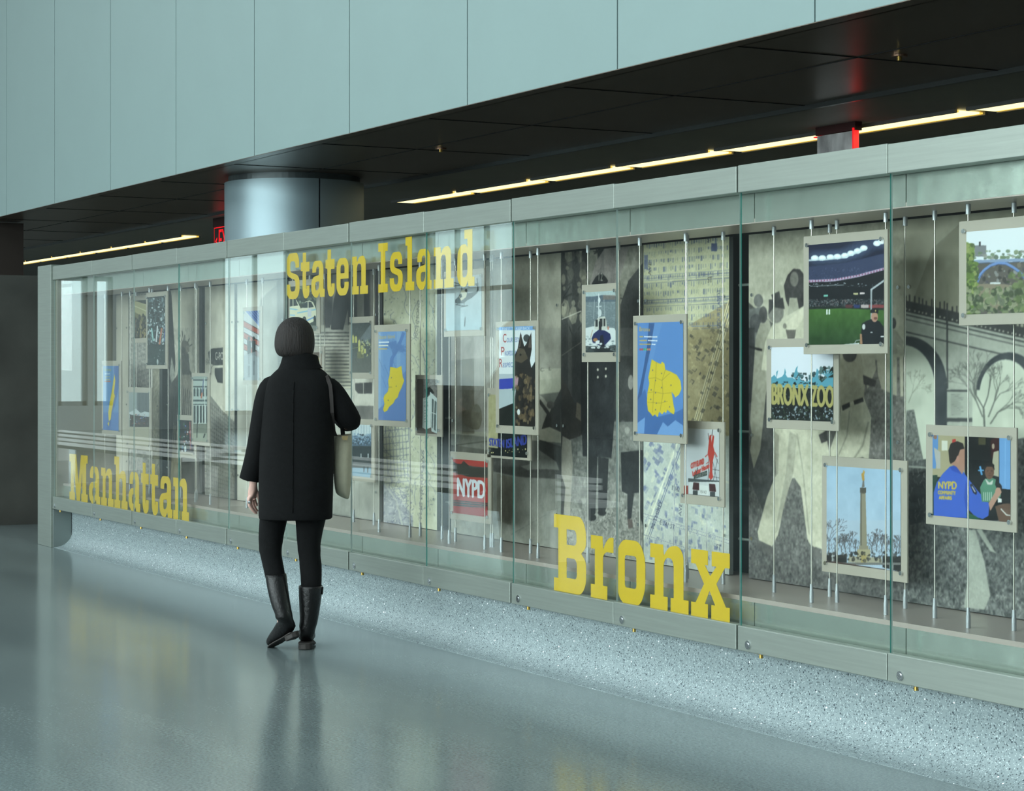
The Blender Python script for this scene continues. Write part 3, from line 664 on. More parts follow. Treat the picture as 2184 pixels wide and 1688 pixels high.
# --- D: courthouse steps and patrol car
t, A = mural(618, 808, 'grey mural of a columned courthouse with broad steps and an old car', 250, (150, 150, 142), 6)
A.rect(600, 560, 820, 700, (58, 56, 60)); A.noise(4, 20)
for (a, b) in ((682, 690), (708, 720), (730, 742), (760, 776), (788, 800)):
    A.rect(a, 570, b, 704, (128, 126, 116), 1); A.rect(a, 570, a+2, 704, (96, 94, 90)); A.rect(a-4, 694, b+4, 704, (156, 154, 142))
A.rect(640, 560, 682, 700, (70, 70, 72))
A.poly([(722, 600), (745, 620), (742, 660), (728, 720), (712, 730), (706, 700), (712, 640)], (44, 42, 46))
for i in range(17):
    y = 704+i*7.5; A.rect(600, y, 820, y+5.2, (158+i*1.2, 158+i, 148)); A.rect(600, y+5.2, 820, y+7.5, (72, 72, 72))
A.rect(600, 830, 820, 1160, (170, 170, 158), 1, (128, 132, 126)); 
A.poly([(750, 800), (808, 800), (808, 870), (750, 862)], (176, 174, 164)); A.poly([(757, 818), (793, 816), (793, 840), (764, 840), (757, 832)], (58, 58, 60)); A.line([(775, 816), (775, 840)], 1.6, (140, 138, 130))
A.rect(745, 866, 808, 895, (98, 96, 94)); A.line([(618, 1080), (808, 1112)], 2, (96, 100, 98))
A.noise(4, 40); A.noise(3, 4); fin(t, A)
# --- E: street map (pale, green-grey with blue ink)
def streetmap(A, x0, x1, y0, y1, seed, ink=(72, 84, 128), base=(176, 180, 152), n=24, rot=.2, dens=1.):
    rg = np.random.RandomState(seed)
    A.rect(x0-20, y0-60, x1+20, y1+60, base)
    for k in range(n):
        y = y0+(y1-y0)*k/n; s_ = (y-HY)/(y1-y0)*.30
        y_ = y+rg.uniform(-3, 3); A.line([(x0, y_), (x1, y_+(x1-x0)*s_)], 1.0+rg.rand(), ink, .75)
        if rg.rand() < .5: A.line([(x0, y_+4), (x1, y_+4+(x1-x0)*s_)], .9, ink, .7)
    for k in range(int(n*.5)):
        x = rg.uniform(x0, x1); A.line([(x, y0), (x+rg.uniform(-6, 6), y1)], 1.0, ink, .5)
    for _ in range(int(900*dens)):
        x, y = rg.uniform(x0, x1), rg.uniform(y0, y1); w_, h_ = rg.uniform(1, 4), rg.uniform(2, 8); s_ = (y-HY)/(y1-y0)*.30*w_
        A.poly([(x, y), (x+w_, y+s_), (x+w_, y+h_+s_), (x, y+h_)], ink if rg.rand() < .75 else (150, 156, 138), rg.uniform(.25, .6))
t, A = mural(818, 932, 'pale yellow-green street map with blue ink near the middle of the case', 300, (172, 178, 150), 7)
A.noise(3, 40)
rg = A.rng
for k in range(34):                     # winding shore lines and hand lettering
    x, y = rg.uniform(820, 925), rg.uniform(600, 1120); pts = [(x, y)]
    for j in range(8): x += rg.uniform(-9, 9); y += rg.uniform(4, 16); pts.append((x, y))
    A.line(pts, 1.1, (84, 96, 132), .7)
for k in range(12): y = 920+k*12; A.line([(818, y+k*2), (872, y-6+k*2)], 1.4, (78, 90, 130), .8)
for k in range(8): A.line([(822+k*7, 905), (828+k*7, 1020)], 1.2, (78, 90, 130), .6)
A.poly([(812, 1020), (850, 1060), (880, 1100), (882, 1150), (810, 1150)], (120, 128, 150), .8); A.strokes(160, 818, 1030, 880, 1130, 9, 1.4, [(80, 88, 124), (170, 176, 170)])
A.line([(820, 1030), (846, 1070), (860, 1130)], 4, (160, 166, 158), .8); A.strokes(420, 820, 560, 928, 1100, 5, 1.1, [(80, 88, 120), (92, 100, 110)])
A.text('RICHMOND', [(884, 720), (890, 640), (896, 642), (890, 722)], (96, 100, 104)); A.text('THE NARROWS', [(893, 1110), (899, 960), (905, 961), (899, 1112)], (84, 90, 104))
A.noise(3, 6); fin(t, A)
# --- F: seaplane on the apron
t, A = mural(962, 1196.5, 'grey mural of a police aeroplane on its wheels, left of the officers mural', 300, (150, 150, 138), 8)
A.rect(955, 540, 1200, 700, (158, 157, 142)); A.noise(3, 60); A.rect(955, 560, 985, 780, (130, 126, 128), .7)
A.rect(955, 640, 1062, 920, (132, 128, 128), .5)
A.poly([(985, 540), (1010, 540), (1012, 925), (986, 925)], (104, 98, 80)); A.ell(1016, 890, 12, 28, (110, 106, 88))
A.poly([(962, 690), (1060, 705), (1060, 760), (962, 770)], (164, 160, 156), .7)
A.poly([(1140, 788), (1196, 786), (1196, 812), (1150, 815), (1140, 805)], (178, 180, 160)); A.text('C  L', [(1152, 786), (1176, 783), (1176, 790), (1152, 793)], (90, 92, 84))
A.poly([(1150, 812), (1197, 806), (1197, 836), (1150, 842)], (168, 172, 150)); A.poly([(1150, 842), (1197, 836), (1197, 865), (1190, 870), (1176, 874), (1160, 850)], (104, 108, 100))
A.poly([(1196, 830), (1180, 862), (1172, 880), (1152, 852), (1148, 858), (1166, 884), (1158, 905), (1150, 935), (1196, 960)], (52, 52, 50))
A.ell(1174, 864, 8, 8, (84, 84, 78)); A.poly([(1150, 917), (1172, 911), (1196, 922), (1196, 950), (1150, 938)], (172, 172, 152))
A.poly([(955, 925), (1197, 945), (1197, 1250), (955, 1250)], (98, 102, 98), 1, (128, 132, 124))
A.poly([(1150, 938), (1196, 952), (1196, 1012), (1186, 985), (1150, 960)], (52, 54, 52)); A.poly([(955, 948), (1040, 960), (1140, 1010), (1196, 1012), (1196, 1022), (1110, 1018), (955, 985)], (66, 68, 66))
A.ell(1160, 1010, 56, 9, (60, 62, 60)); A.ell(1090, 988, 40, 8, (76, 78, 76)); A.line([(970, 950), (1050, 940)], 2, (50, 52, 52))
A.poly([(1060, 1010), (1100, 1020), (1090, 1120), (1060, 1110)], (94, 92, 78), .7); A.line([(1090, 1140), (1196, 1080)], 2, (100, 104, 100), .7)
A.noise(4, 30); A.noise(3, 4); fin(t, A)
# --- G: officers in winter wood
t, A = mural(1197.5, 1371, 'dark mural of uniformed officers in long coats standing under winter trees', 340, (120, 122, 118), 9)
A.rect(1190, 500, 1380, 800, (112, 112, 100)); A.noise(10, 24)
for (x, w_) in ((1204, 14), (1228, 16), (1250, 8), (1282, 14), (1306, 9), (1226, 10), (1244, 6)):
    A.line([(x, 500), (x+rg.uniform(-6, 6), 900)], w_, (30, 31, 33), .9)
A.rect(1197, 560, 1240, 1100, (52, 54, 54), .75); A.strokes(90, 1198, 520, 1310, 720, 26, 2.4, [(26, 27, 29), (44, 44, 44)], al=.8); A.blobs(50, 1200, 530, 1310, 680, 3, 9, [(150, 148, 124), (96, 96, 86)], .55, 2)
A.poly([(1310, 500), (1350, 500), (1320, 600), (1300, 650), (1250, 640), (1270, 560)], (120, 112, 112), .8)
A.poly([(1372, 560), (1340, 600), (1300, 720), (1290, 800), (1300, 1000), (1372, 1010)], (40, 42, 44), .9); A.rect(1296, 700, 1372, 760, (120, 118, 118), .35)
A.rect(1190, 900, 1380, 1300, (96, 100, 98), 1, (126, 128, 122)); A.noise(12, 10, pts=[(1190, 930), (1380, 930), (1380, 1280), (1190, 1280)])
A.strokes(900, 1198, 1085, 1371, 1225, 7, 1.3, [(60, 62, 62), (168, 168, 160), (96, 98, 96), (140, 140, 132)]); A.blobs(130, 1210, 900, 1365, 1080, 2, 7, [(150, 152, 146), (84, 88, 88), (118, 120, 116)], .5)
# mounted horse, left
A.poly([(1197, 800), (1216, 838), (1224, 860), (1240, 872), (1252, 846), (1262, 862), (1256, 900), (1238, 930), (1216, 938), (1197, 960)], (50, 44, 38)); A.poly([(1230, 858), (1244, 866), (1240, 900), (1228, 890)], (112, 100, 82))
A.poly([(1200, 930), (1218, 940), (1222, 990), (1216, 1100), (1204, 1100), (1196, 1000)], (150, 146, 134)); A.poly([(1197, 1010), (1206, 1040), (1202, 1100), (1196, 1100)], (60, 60, 60)); A.line([(1198, 682), (1240, 664)], 2, (172, 172, 158)); A.line([(1197, 760), (1240, 730)], 1.2, (120, 118, 106))
# central officer: cap, coat, legs
A.poly([(1262, 606), (1270, 592), (1282, 582), (1292, 592), (1297, 600), (1290, 612), (1266, 612)], (22, 24, 26)); A.text('12', [(1277, 583), (1285, 583), (1285, 600), (1277, 600)], (160, 160, 150))
A.poly([(1262, 612), (1294, 612), (1292, 640), (1266, 640)], (130, 122, 110)); A.poly([(1250, 700), (1300, 696), (1312, 740), (1310, 900), (1304, 977), (1243, 973), (1240, 880), (1238, 760)], (34, 38, 44)); A.poly([(1238, 760), (1248, 740), (1250, 900), (1240, 930)], (24, 26, 30))
for (x, y) in ((1275, 789), (1292, 787), (1275, 805), (1292, 803)): A.ell(x, y, 2.2, 3, (190, 190, 176))
A.poly([(1252, 973), (1274, 975), (1270, 1095), (1256, 1108), (1252, 1100)], (26, 28, 32)); A.poly([(1276, 975), (1298, 978), (1294, 1080), (1290, 1092), (1276, 1095)], (26, 28, 32)); A.ell(1262, 1104, 10, 7, (24, 24, 26)); A.ell(1284, 1094, 9, 6, (24, 24, 26))
# officer at the right
A.poly([(1324, 965), (1371, 960), (1371, 1050), (1352, 1052), (1346, 1106), (1338, 1108), (1338, 1054), (1326, 1048)], (30, 33, 38)); A.poly([(1366, 1050), (1371, 1050), (1371, 1120), (1364, 1100)], (30, 33, 38)); A.poly([(1338, 1106), (1348, 1108), (1350, 1125), (1340, 1128)], (84, 70, 66))
A.ell(1345, 816, 6, 16, (120, 118, 116)); A.noise(4, 5); fin(t, A)
# --- H: street map of the borough
t, A = mural(1372.5, 1555, 'blue and tan street map with block numbers right behind the lobster sign photo', 340, (176, 178, 148), 10)
rg = np.random.RandomState(44)
A.rect(1365, 480, 1560, 1260, (176, 178, 148)); A.poly([(1460, 700), (1560, 640), (1560, 940), (1460, 930)], (150, 140, 104), 1); A.rect(1365, 930, 1560, 1260, (160, 170, 168)); A.noise(3, 50)
INK = (78, 90, 128); DK = (74, 72, 66)
def block(x, y, w_, h_, sl, col, al): A.poly([(x, y), (x+w_, y+sl*w_), (x+w_, y+h_+sl*w_), (x, y+h_)], col, al)
for row, y in enumerate(range(505, 700, 17)):
    for x in range(1374, 1552, 5):
        sl = (y-HY)/(x-VX); h_ = rg.uniform(5, 13); yy = y+sl*(x-1374)
        block(x, yy, rg.uniform(1.2, 4.2), h_, sl, INK if rg.rand() < .8 else (150, 156, 140), rg.uniform(.25, .75))
for y in (515, 590, 600, 642, 650, 700):
    sl = (y-HY)/(1374-VX); A.line([(1370, y), (1556, y+sl*186)], 2.4, (186, 188, 164)); A.line([(1370, y), (1556, y+sl*186)], 1, INK); A.line([(1370, y+6), (1556, y+6+sl*186)], 1, INK)
A.rect(1517, 520, 1529, 537, (66, 78, 116)); A.rect(1374, 545, 1382, 575, INK, .8)
for (x0_, y0_, x1_, y1_) in ((1470, 940, 1556, 640), (1478, 945, 1560, 660)): A.line([(x0_, y0_), (x1_, y1_)], 6, (196, 190, 152)); A.line([(x0_, y0_), (x1_, y1_)], 1, DK)
for k in range(150):
    x, y = rg.uniform(1465, 1552), rg.uniform(690, 925); w_, h_ = rg.uniform(2, 9), rg.uniform(2, 9)
    A.poly([(x, y), (x+w_, y+w_*.7), (x+w_-h_*.6, y+w_*.7+h_), (x-h_*.6, y+h_)], DK if rg.rand() < .6 else (180, 168, 126), rg.uniform(.35, .8))
for k in range(420):                     # lower blocks, turned by the avenue
    x, y = rg.uniform(1372, 1548), rg.uniform(938, 1225); w_, h_ = rg.uniform(2, 9), rg.uniform(3, 13); dr = 1 if x+.45*(y-935) < 1480 else 0
    c_ = (92, 104, 142) if rg.rand() < .65 else (182, 188, 172)
    if dr: A.poly([(x, y), (x+w_, y+w_*1.0), (x+w_-h_*.5, y+w_+h_), (x-h_*.5, y+h_)], c_, rg.uniform(.3, .85))
    else: block(x, y, w_, h_, .28, c_, rg.uniform(.3, .8))
for off in (0, 9, 13): A.line([(1450+off, 930), (1372+off, 1150)], 3.5 if off == 0 else 1.2, (192, 198, 184) if off == 0 else INK)
for yy in (1095, 1102, 1140): A.line([(1372, yy), (1556, yy+58)], 3, (186, 192, 180)); A.line([(1372, yy), (1556, yy+58)], 1, INK)
for xx in (1440, 1510): A.line([(xx, 935), (xx-4, 1230)], 3, (186, 192, 180)); A.line([(xx, 935), (xx-4, 1230)], 1, INK)
A.text('ST', [(1508, 507), (1519, 506), (1519, 517), (1508, 518)], DK); A.text('ST', [(1509, 592), (1519, 591), (1519, 603), (1509, 604)], DK)
A.text('COURTLANDT', [(1529, 700), (1529, 618), (1536, 618), (1536, 700)], (72, 82, 120)); A.text('AVE', [(1383, 588), (1383, 560), (1389, 560), (1389, 588)], DK)
A.text('E 141 ST', [(1409, 1108), (1440, 1120), (1438, 1130), (1407, 1118)], (52, 58, 84)); A.text('N THIRD', [(1388, 1125), (1406, 1070), (1413, 1073), (1395, 1128)], (56, 62, 86)); A.text('ST', [(1528, 1160), (1538, 1163), (1537, 1172), (1527, 1169)], (52, 58, 84)); A.text('AVE', [(1447, 1100), (1449, 1074), (1455, 1075), (1453, 1101)], (60, 66, 92)); A.text('E 142', [(1434, 1036), (1450, 1040), (1449, 1049), (1433, 1045)], (60, 66, 92))
A.noise(4, 4); fin(t, A, sat=.85, blur=1)
# --- I: men walking on a field
t, A = mural(1597, 1928, 'grey mural of men in pale flannel trousers walking across a grass field', 330, (150, 150, 130), 11)
A.rect(1590, 440, 1935, 740, (160, 160, 140), 1, (168, 168, 146)); A.noise(3, 60)
GR = [(1590, 800), (1935, 760), (1935, 1320), (1590, 1320)]
A.poly(GR, (104, 102, 98), 1, (84, 86, 88)); A.noise(11, 7, 3, GR); A.poly([(1590, 640), (1660, 700), (1690, 1000), (1640, 1120), (1590, 1000)], (58, 60, 62), .8)
LT = (176, 176, 152); MD = (140, 140, 122); DKK = (46, 48, 52)
# far-left group
A.ell(1618, 642, 10, 14, (96, 98, 98)); A.poly([(1598, 660), (1628, 655), (1640, 700), (1630, 760), (1597, 780)], (96, 100, 102)); A.ell(1612, 690, 13, 20, (72, 74, 78)); A.rect(1596, 700, 1610, 860, (48, 50, 54))
A.poly([(1612, 720), (1622, 690), (1640, 680), (1650, 720), (1642, 800), (1634, 840), (1622, 920), (1604, 930), (1600, 900)], MD); A.ell(1628, 672, 9, 18, (66, 66, 68)); A.poly([(1598, 738), (1626, 745), (1626, 750), (1598, 743)], (30, 30, 32))
A.ell(1655, 668, 17, 22, (112, 112, 106)); A.poly([(1640, 640), (1670, 636), (1674, 660), (1650, 656), (1640, 672)], (52, 52, 54)); A.poly([(1645, 630), (1662, 622), (1666, 640), (1650, 645)], (58, 58, 60))
A.poly([(1632, 730), (1648, 692), (1680, 690), (1700, 740), (1690, 800), (1640, 810), (1624, 790)], LT); A.poly([(1620, 790), (1640, 790), (1632, 860), (1622, 960), (1608, 1000), (1600, 960)], MD)
# shirtless man from behind
A.poly([(1676, 640), (1672, 610), (1680, 588), (1692, 574), (1706, 575), (1718, 590), (1720, 650), (1700, 680), (1690, 650), (1684, 660)], (52, 50, 52)); A.ell(1694, 596, 9, 16, (104, 102, 96)); A.poly([(1684, 636), (1700, 636), (1706, 670), (1692, 690), (1680, 676)], (150, 150, 132))
A.poly([(1654, 715), (1668, 680), (1690, 668), (1720, 650), (1716, 720), (1700, 740), (1660, 760), (1640, 745)], LT); A.poly([(1675, 690), (1714, 655), (1720, 670), (1700, 700), (1690, 706), (1680, 704)], (188, 186, 162)); A.poly([(1676, 704), (1698, 704), (1694, 728), (1680, 724)], (92, 88, 82)); A.ell(1674, 696, 4, 6, (110, 108, 98))
# left pair of trousers
A.poly([(1650, 905), (1756, 905), (1770, 970), (1784, 1060), (1750, 1130), (1742, 1160), (1735, 1175), (1722, 1150), (1708, 1040), (1695, 1020), (1690, 1020), (1676, 1060), (1660, 1140), (1646, 1168), (1620, 1160), (1616, 1135), (1636, 1060), (1656, 1010), (1652, 960)], LT, 1, None, 3)
A.poly([(1684, 920), (1700, 930), (1692, 1010), (1678, 1060), (1660, 1130), (1652, 1140), (1676, 1010)], (146, 146, 128), .8); A.poly([(1652, 920), (1662, 930), (1660, 1010), (1652, 1020)], (128, 126, 110), .7)
A.line([(1700, 925), (1712, 1000), (1726, 1140)], 3, (150, 150, 132)); A.poly([(1614, 1150), (1646, 1165), (1656, 1180), (1640, 1186), (1616, 1170)], (84, 84, 84)); A.poly([(1726, 1160), (1745, 1172), (1756, 1188), (1735, 1190)], (84, 84, 84))
# striding man: shirt, belt, trousers
A.poly([(1790, 752), (1840, 745), (1846, 800), (1842, 852), (1796, 874), (1788, 860)], (150, 148, 124)); A.ell(1812, 756, 15, 17, (66, 64, 62)); A.poly([(1836, 750), (1864, 745), (1868, 790), (1850, 830), (1842, 800)], (162, 160, 138)); A.poly([(1868, 745), (1900, 750), (1912, 845), (1880, 830), (1872, 800)], (160, 158, 136))
A.poly([(1794, 866), (1842, 848), (1858, 890), (1856, 930), (1852, 985), (1840, 975), (1800, 985), (1775, 1010), (1772, 1120), (1764, 1175), (1735, 1165), (1732, 1150), (1745, 1040), (1752, 1000), (1770, 960), (1790, 900)], LT, 1, None, 3)
A.poly([(1795, 866), (1812, 858), (1813, 868), (1797, 877)], (44, 42, 42)); A.poly([(1820, 855), (1840, 848), (1842, 857), (1822, 864)], (44, 42, 42)); A.line([(1812, 876), (1806, 930), (1776, 1000)], 3, (146, 146, 128)); A.line([(1852, 900), (1840, 950), (1820, 980)], 4, (140, 140, 122))
A.poly([(1746, 928), (1764, 918), (1766, 940), (1752, 946)], (60, 60, 60))
# far figures right
A.ell(1905, 690, 6, 12, (60, 60, 60)); A.poly([(1896, 700), (1910, 705), (1928, 730), (1924, 742), (1912, 735), (1914, 755), (1900, 758)], (140, 140, 124)); A.poly([(1898, 756), (1912, 756), (1912, 842), (1902, 842)], (160, 158, 136)); A.poly([(1918, 760), (1926, 760), (1926, 846), (1920, 846)], (166, 164, 142))
A.poly([(1840, 800), (1868, 812), (1866, 826), (1842, 820)], (60, 58, 58)); A.noise(5, 12, 2); A.noise(3, 3, 1); fin(t, A)
# --- J: aqueduct arches
t, A = mural(1930, 2330, 'grey mural of tall aqueduct arches with a bare tree and brambles', 330, (160, 166, 150), 12)
A.rect(1920, 380, 2340, 700, (152, 152, 130)); A.poly([(1990, 530), (2045, 480), (2045, 700), (1925, 700)], (126, 126, 104), .8); A.noise(3, 60)
A.poly([(1925, 640), (2340, 740), (2340, 1200), (1925, 1200)], (150, 158, 148)); A.noise(4, 14, 3, [(1925, 640), (2340, 740), (2340, 1200), (1925, 1200)])
A.poly([(1925, 640), (2340, 735), (2340, 758), (1925, 664)], (56, 58, 60)); 
for k in range(34): x = 1932+k*9+A.rng.uniform(-2, 2); y = 640+(x-1925)*.23; A.line([(x, y+2), (x, y-A.rng.uniform(6, 18))], 3.4, (58, 58, 60)); A.ell(x, y+18, 2, 2, (150, 152, 140))
for (dy, w_) in ((38, 3.4), (48, 2), (75, 3)): A.line([(1925, 632+dy), (2340, 632+dy+96)], w_, (62, 66, 70))
A.line([(2020, 660), (2021, 830)], 3.5, (62, 66, 70))
def arch(cx, top, w_, th, foot):
    o_ = []; i_ = []
    for k in range(25):
        t_ = math.pi*k/24; o_.append((cx-math.cos(t_)*w_, top+w_*1.25*(1-math.sin(t_)))); i_.append((cx-math.cos(t_)*(w_-th)-th*.5, top+th*1.1+(w_-th)*1.35*(1-math.sin(t_))))
    A.poly(o_+[(cx+w_, foot), (cx-w_, foot)], (52, 60, 68)); A.poly(i_+[(cx+w_-th*1.5, foot), (cx-w_+th*.5, foot)], (170, 182, 166))
arch(1936, 718, 84, 17, 1000)
arch(2152, 752, 70, 14, 1000)
A.rect(2021, 834, 2074, 890, (150, 160, 150)); A.rect(2018, 832, 2066, 836, (60, 66, 70)); A.rect(2018, 892, 2074, 900, (60, 66, 70))
for k in range(13): A.line([(2028, 842+k*3.6), (2050+A.rng.uniform(-6, 6), 842+k*3.6)], 1, (110, 118, 114))
A.rect(2074, 832, 2180, 1000, (170, 182, 166)); 
A.tree(2100, 915, 44, 1.62, 4, (74, 80, 78)); A.tree(2096, 890, 34, 1.95, 3, (84, 90, 86)); A.tree(2108, 890, 34, 1.2, 3, (84, 90, 86)); A.tree(2112, 905, 30, 1.0, 3, (84, 90, 86)); A.tree(1938, 860, 22, 1.2, 1.4, (120, 124, 110))
A.poly([(1934, 876), (1950, 874), (1972, 995), (1990, 1300), (1925, 1300), (1930, 960)], (92, 98, 96)); A.noise(14, 5, 3, [(1934, 876), (1950, 874), (1972, 995), (1990, 1300), (1925, 1300), (1930, 960)])
GR = [(1925, 990), (2340, 900), (2340, 1420), (1925, 1400)]
A.poly(GR, (82, 88, 90)); A.noise(16, 8, 3, GR); A.line([(1935, 995), (2000, 1000)], 4, (150, 160, 154))
A.poly([(1940, 1010), (1975, 1005), (1985, 1110), (1940, 1120)], (40, 44, 48), .9)
A.strokes(1300, 1930, 1010, 2190, 1330, 9, 1.3, [(54, 58, 62), (150, 158, 152), (110, 116, 114), (44, 48, 52)], (-2.4, -.7), .7)
A.strokes(500, 2190, 960, 2330, 1340, 10, 2, [(54, 58, 62), (150, 158, 152), (110, 116, 114)], (-2.4, -.7), .7)
A.poly([(2062, 1130), (2080, 1130), (2100, 1200), (2112, 1270), (2100, 1300), (2056, 1296), (2066, 1220)], (146, 156, 146), .9); A.poly([(2083, 1130), (2092, 1126), (2124, 1180), (2112, 1176)], (146, 156, 146), .9); A.noise(4, 4, 2, GR); fin(t, A)
# ================================================================= acrylic photo panels hung on steel rods
LAY = {'F': 4.87, 'M': 4.96, 'B': 5.06}
def rod(X, Y, label):
    t = thing('suspension_rod', label, 'rod', (X, Y, ZSH), 'thin steel rods carrying the photo panels')
    q = MB(); q.cyl((X, Y, ZSH+.06), (X, Y, ZIC-.03), .0026, n=8, cap=False); q.build('rod', ROD, parent=t, smooth=True)
    q = MB(); q.cyl((X, Y, ZSH+.0005), (X, Y, ZSH+.045), .0085, .0085, n=14); q.cyl((X, Y, ZSH+.045), (X, Y, ZSH+.072), .0072, .006, n=14); q.build('base_ferrule', SATIN, parent=t)
    q = MB(); q.cyl((X, Y, ZIC-.035), (X, Y, ZIC-.0005), .009, n=14); q.build('top_ferrule', SATIN, parent=t)
ROD = mat('rod_steel', (205, 200, 190), .3, .7); SATIN = mat('satin_ferrule', (176, 180, 184), .35, .6)
def panel(l, r, yt, yb, lay, pr, what, paint, res=420, base=(128, 128, 128), seed=3, rods=True):
    Yp = LAY[lay]; Y = Yp-.016
    x0, x1 = Xat(l, Y), Xat(r, Y); z1, z0 = Zat(l, yt, Y), Zat(l, yb, Y)
    t = thing('photo_panel', 'acrylic-mounted '+what, 'photo', ((x0+x1)/2, Y, z0), 'photo panels hung on steel rods inside the display case')
    q = MB(); q.box(x0, x1, Y, Y+.008, z0, z1); q.build('acrylic_backing', ACRYL, parent=t, bevel=.0015)
    Yp2 = Y-.0015
    a0, a1 = Xat(pr[0], Yp2), Xat(pr[1], Yp2); b1, b0 = Zat(pr[0], pr[2], Yp2), Zat(pr[0], pr[3], Yp2)
    A = Art(Yp2, a0, a1, b0, b1, res, base, seed); paint(A); A.build('print', t, gain=.86)
    for xx in (x0+.03, x1-.03):
        for zz in (z0+.035, z1-.035):
            q = MB(); q.cyl((xx, Y-.009, zz), (xx, Y+.0, zz), .0085, n=14); q.build('screw', SCREW, parent=t)
            q = MB(); q.box(xx-.012, xx+.012, Y+.0085, Yp-.0036, zz-.008, zz+.008); q.build('clamp', SCREW, parent=t)
    sw = what.split(',')[0].replace('photo of ', '').split(' ')
    sw = ' '.join(sw[:7]).rstrip()
    while sw.split(' ')[-1] in ('a', 'the', 'with', 'of', 'and', 'in', 'on', 'beside', 'under', 'above', 'just', 'behind', 'two'): sw = ' '.join(sw.split(' ')[:-1])
    if rods:
        rod(x0+.030, Yp, 'thin steel rod, left edge of '+sw+' panel'); rod(x1-.030, Yp, 'thin steel rod, right edge of '+sw+' panel')
    return t
SKY = (180, 205, 225)
BL, DB, LB, YE = (92, 142, 206), (62, 104, 168), (118, 164, 222), (228, 200, 40)
def p_manh(A):
    A.rect(210, 770, 260, 930, (104, 150, 204)); A.rect(210, 880, 260, 930, (84, 128, 196)); A.poly([(243, 780), (256, 776), (252, 830), (246, 862), (240, 880), (234, 925), (226, 925), (236, 862), (242, 830)], (68, 108, 176))
    A.poly([(244, 798), (246, 812), (243, 838), (245, 845), (242, 858), (238, 878), (236, 895), (232, 899), (231, 880), (234, 858), (238, 838), (242, 812)], YE)
    A.text('Manhattan', [(222, 786), (237, 786), (237, 792), (222, 792)], (206, 190, 70)); 
    for k, c in enumerate(((235, 238, 240), (205, 190, 110), (205, 190, 110))): A.line([(224, 798+k*6), (234, 798+k*6)], 1.6, c)
    A.line([(222, 814), (236, 814)], 2, (200, 110, 70)); A.poly([(229, 903), (233, 900), (232, 910)], YE)
panel(217, 258.5, 770, 926, 'M', (220, 253, 781, 917), 'blue map of the narrow yellow borough island, leftmost photo panel', p_manh)
def p_crowd(A):
    A.rect(280, 620, 340, 760, (40, 38, 34)); A.poly([(280, 640), (330, 655), (330, 690), (280, 662)], (178, 170, 120)); A.poly([(280, 662), (330, 690), (330, 696), (280, 676)], (120, 112, 70)); A.line([(280, 650), (330, 672)], 2, (220, 214, 170))
    A.blobs(120, 284, 672, 320, 725, 1, 2.5, [(26, 26, 26), (50, 46, 40), (120, 100, 84), (18, 18, 20), (160, 140, 90)], .9, 2)
panel(283.5, 322, 632, 732, 'B', (286, 318, 642, 722), 'photo of a crowd in a hall, half behind the tall parade photo', p_crowd)
def p_parade(A):
    A.rect(305, 620, 360, 800, (38, 46, 48)); A.noise(8, 10)
    A.blobs(420, 313, 634, 353, 735, .8, 2.4, [(22, 30, 32), (70, 90, 96), (190, 206, 210), (30, 34, 36), (110, 130, 136)], .9, 1.5)
    A.line([(323, 700), (327, 728)], 3, (150, 200, 196)); A.line([(336, 695), (333, 730)], 3, (200, 206, 210)); A.line([(345, 700), (340, 735)], 3.5, (190, 110, 80)); A.line([(352, 696), (350, 728)], 2, (60, 80, 150))
    A.rect(310, 738, 360, 790, (34, 50, 50)); A.noise(6, 5, 2); A.ell(336, 772, 2, 6, (180, 190, 190)); A.blobs(24, 314, 745, 350, 780, .8, 2, [(60, 76, 78), (160, 170, 170)], .7)
panel(311.5, 357, 625, 787, 'F', (314.5, 352, 634.5, 779), 'tall dark photo of a street parade with flags', p_parade)
def p_wtc(A):
    A.rect(270, 830, 325, 960, (150, 158, 150)); A.rect(292, 836, 318, 880, (84, 90, 92)); A.rect(275, 836, 292, 880, (150, 160, 160))
    for k in range(9): A.line([(293+k*3, 836), (293+k*3, 890)], 1.2, (120, 126, 126))
    A.poly([(276, 880), (284, 876), (290, 872), (300, 882), (308, 878), (318, 880), (318, 896), (276, 892)], (196, 204, 206)); A.poly([(277, 885), (318, 890), (318, 912), (277, 910)], (72, 62, 60)); A.blobs(50, 277, 884, 318, 908, 1, 2.4, [(150, 90, 80), (190, 200, 204), (50, 50, 52), (90, 110, 160)], .9, .6)
    A.rect(270, 911, 325, 960, (178, 170, 148)); A.noise(4, 4)
panel(270.5, 323, 826, 957, 'M', (275, 317.5, 837, 949), 'photo of a small waterfront building with towers behind and sand in front', p_wtc)
def p_night(A):
    A.rect(375, 890, 420, 985, (14, 18, 24)); A.blobs(36, 383, 905, 412, 965, .7, 2.0, [(60, 120, 90), (200, 90, 80), (80, 110, 190), (220, 226, 230)], .9, 1.6); A.line([(405, 900), (406, 960)], 2, (170, 80, 80)); A.ell(395, 958, 2, 7, (200, 210, 215))
panel(378, 418, 885, 975, 'M', (382.5, 413, 896, 963), 'small dark night photo with coloured lights, half behind the building photo', p_night)
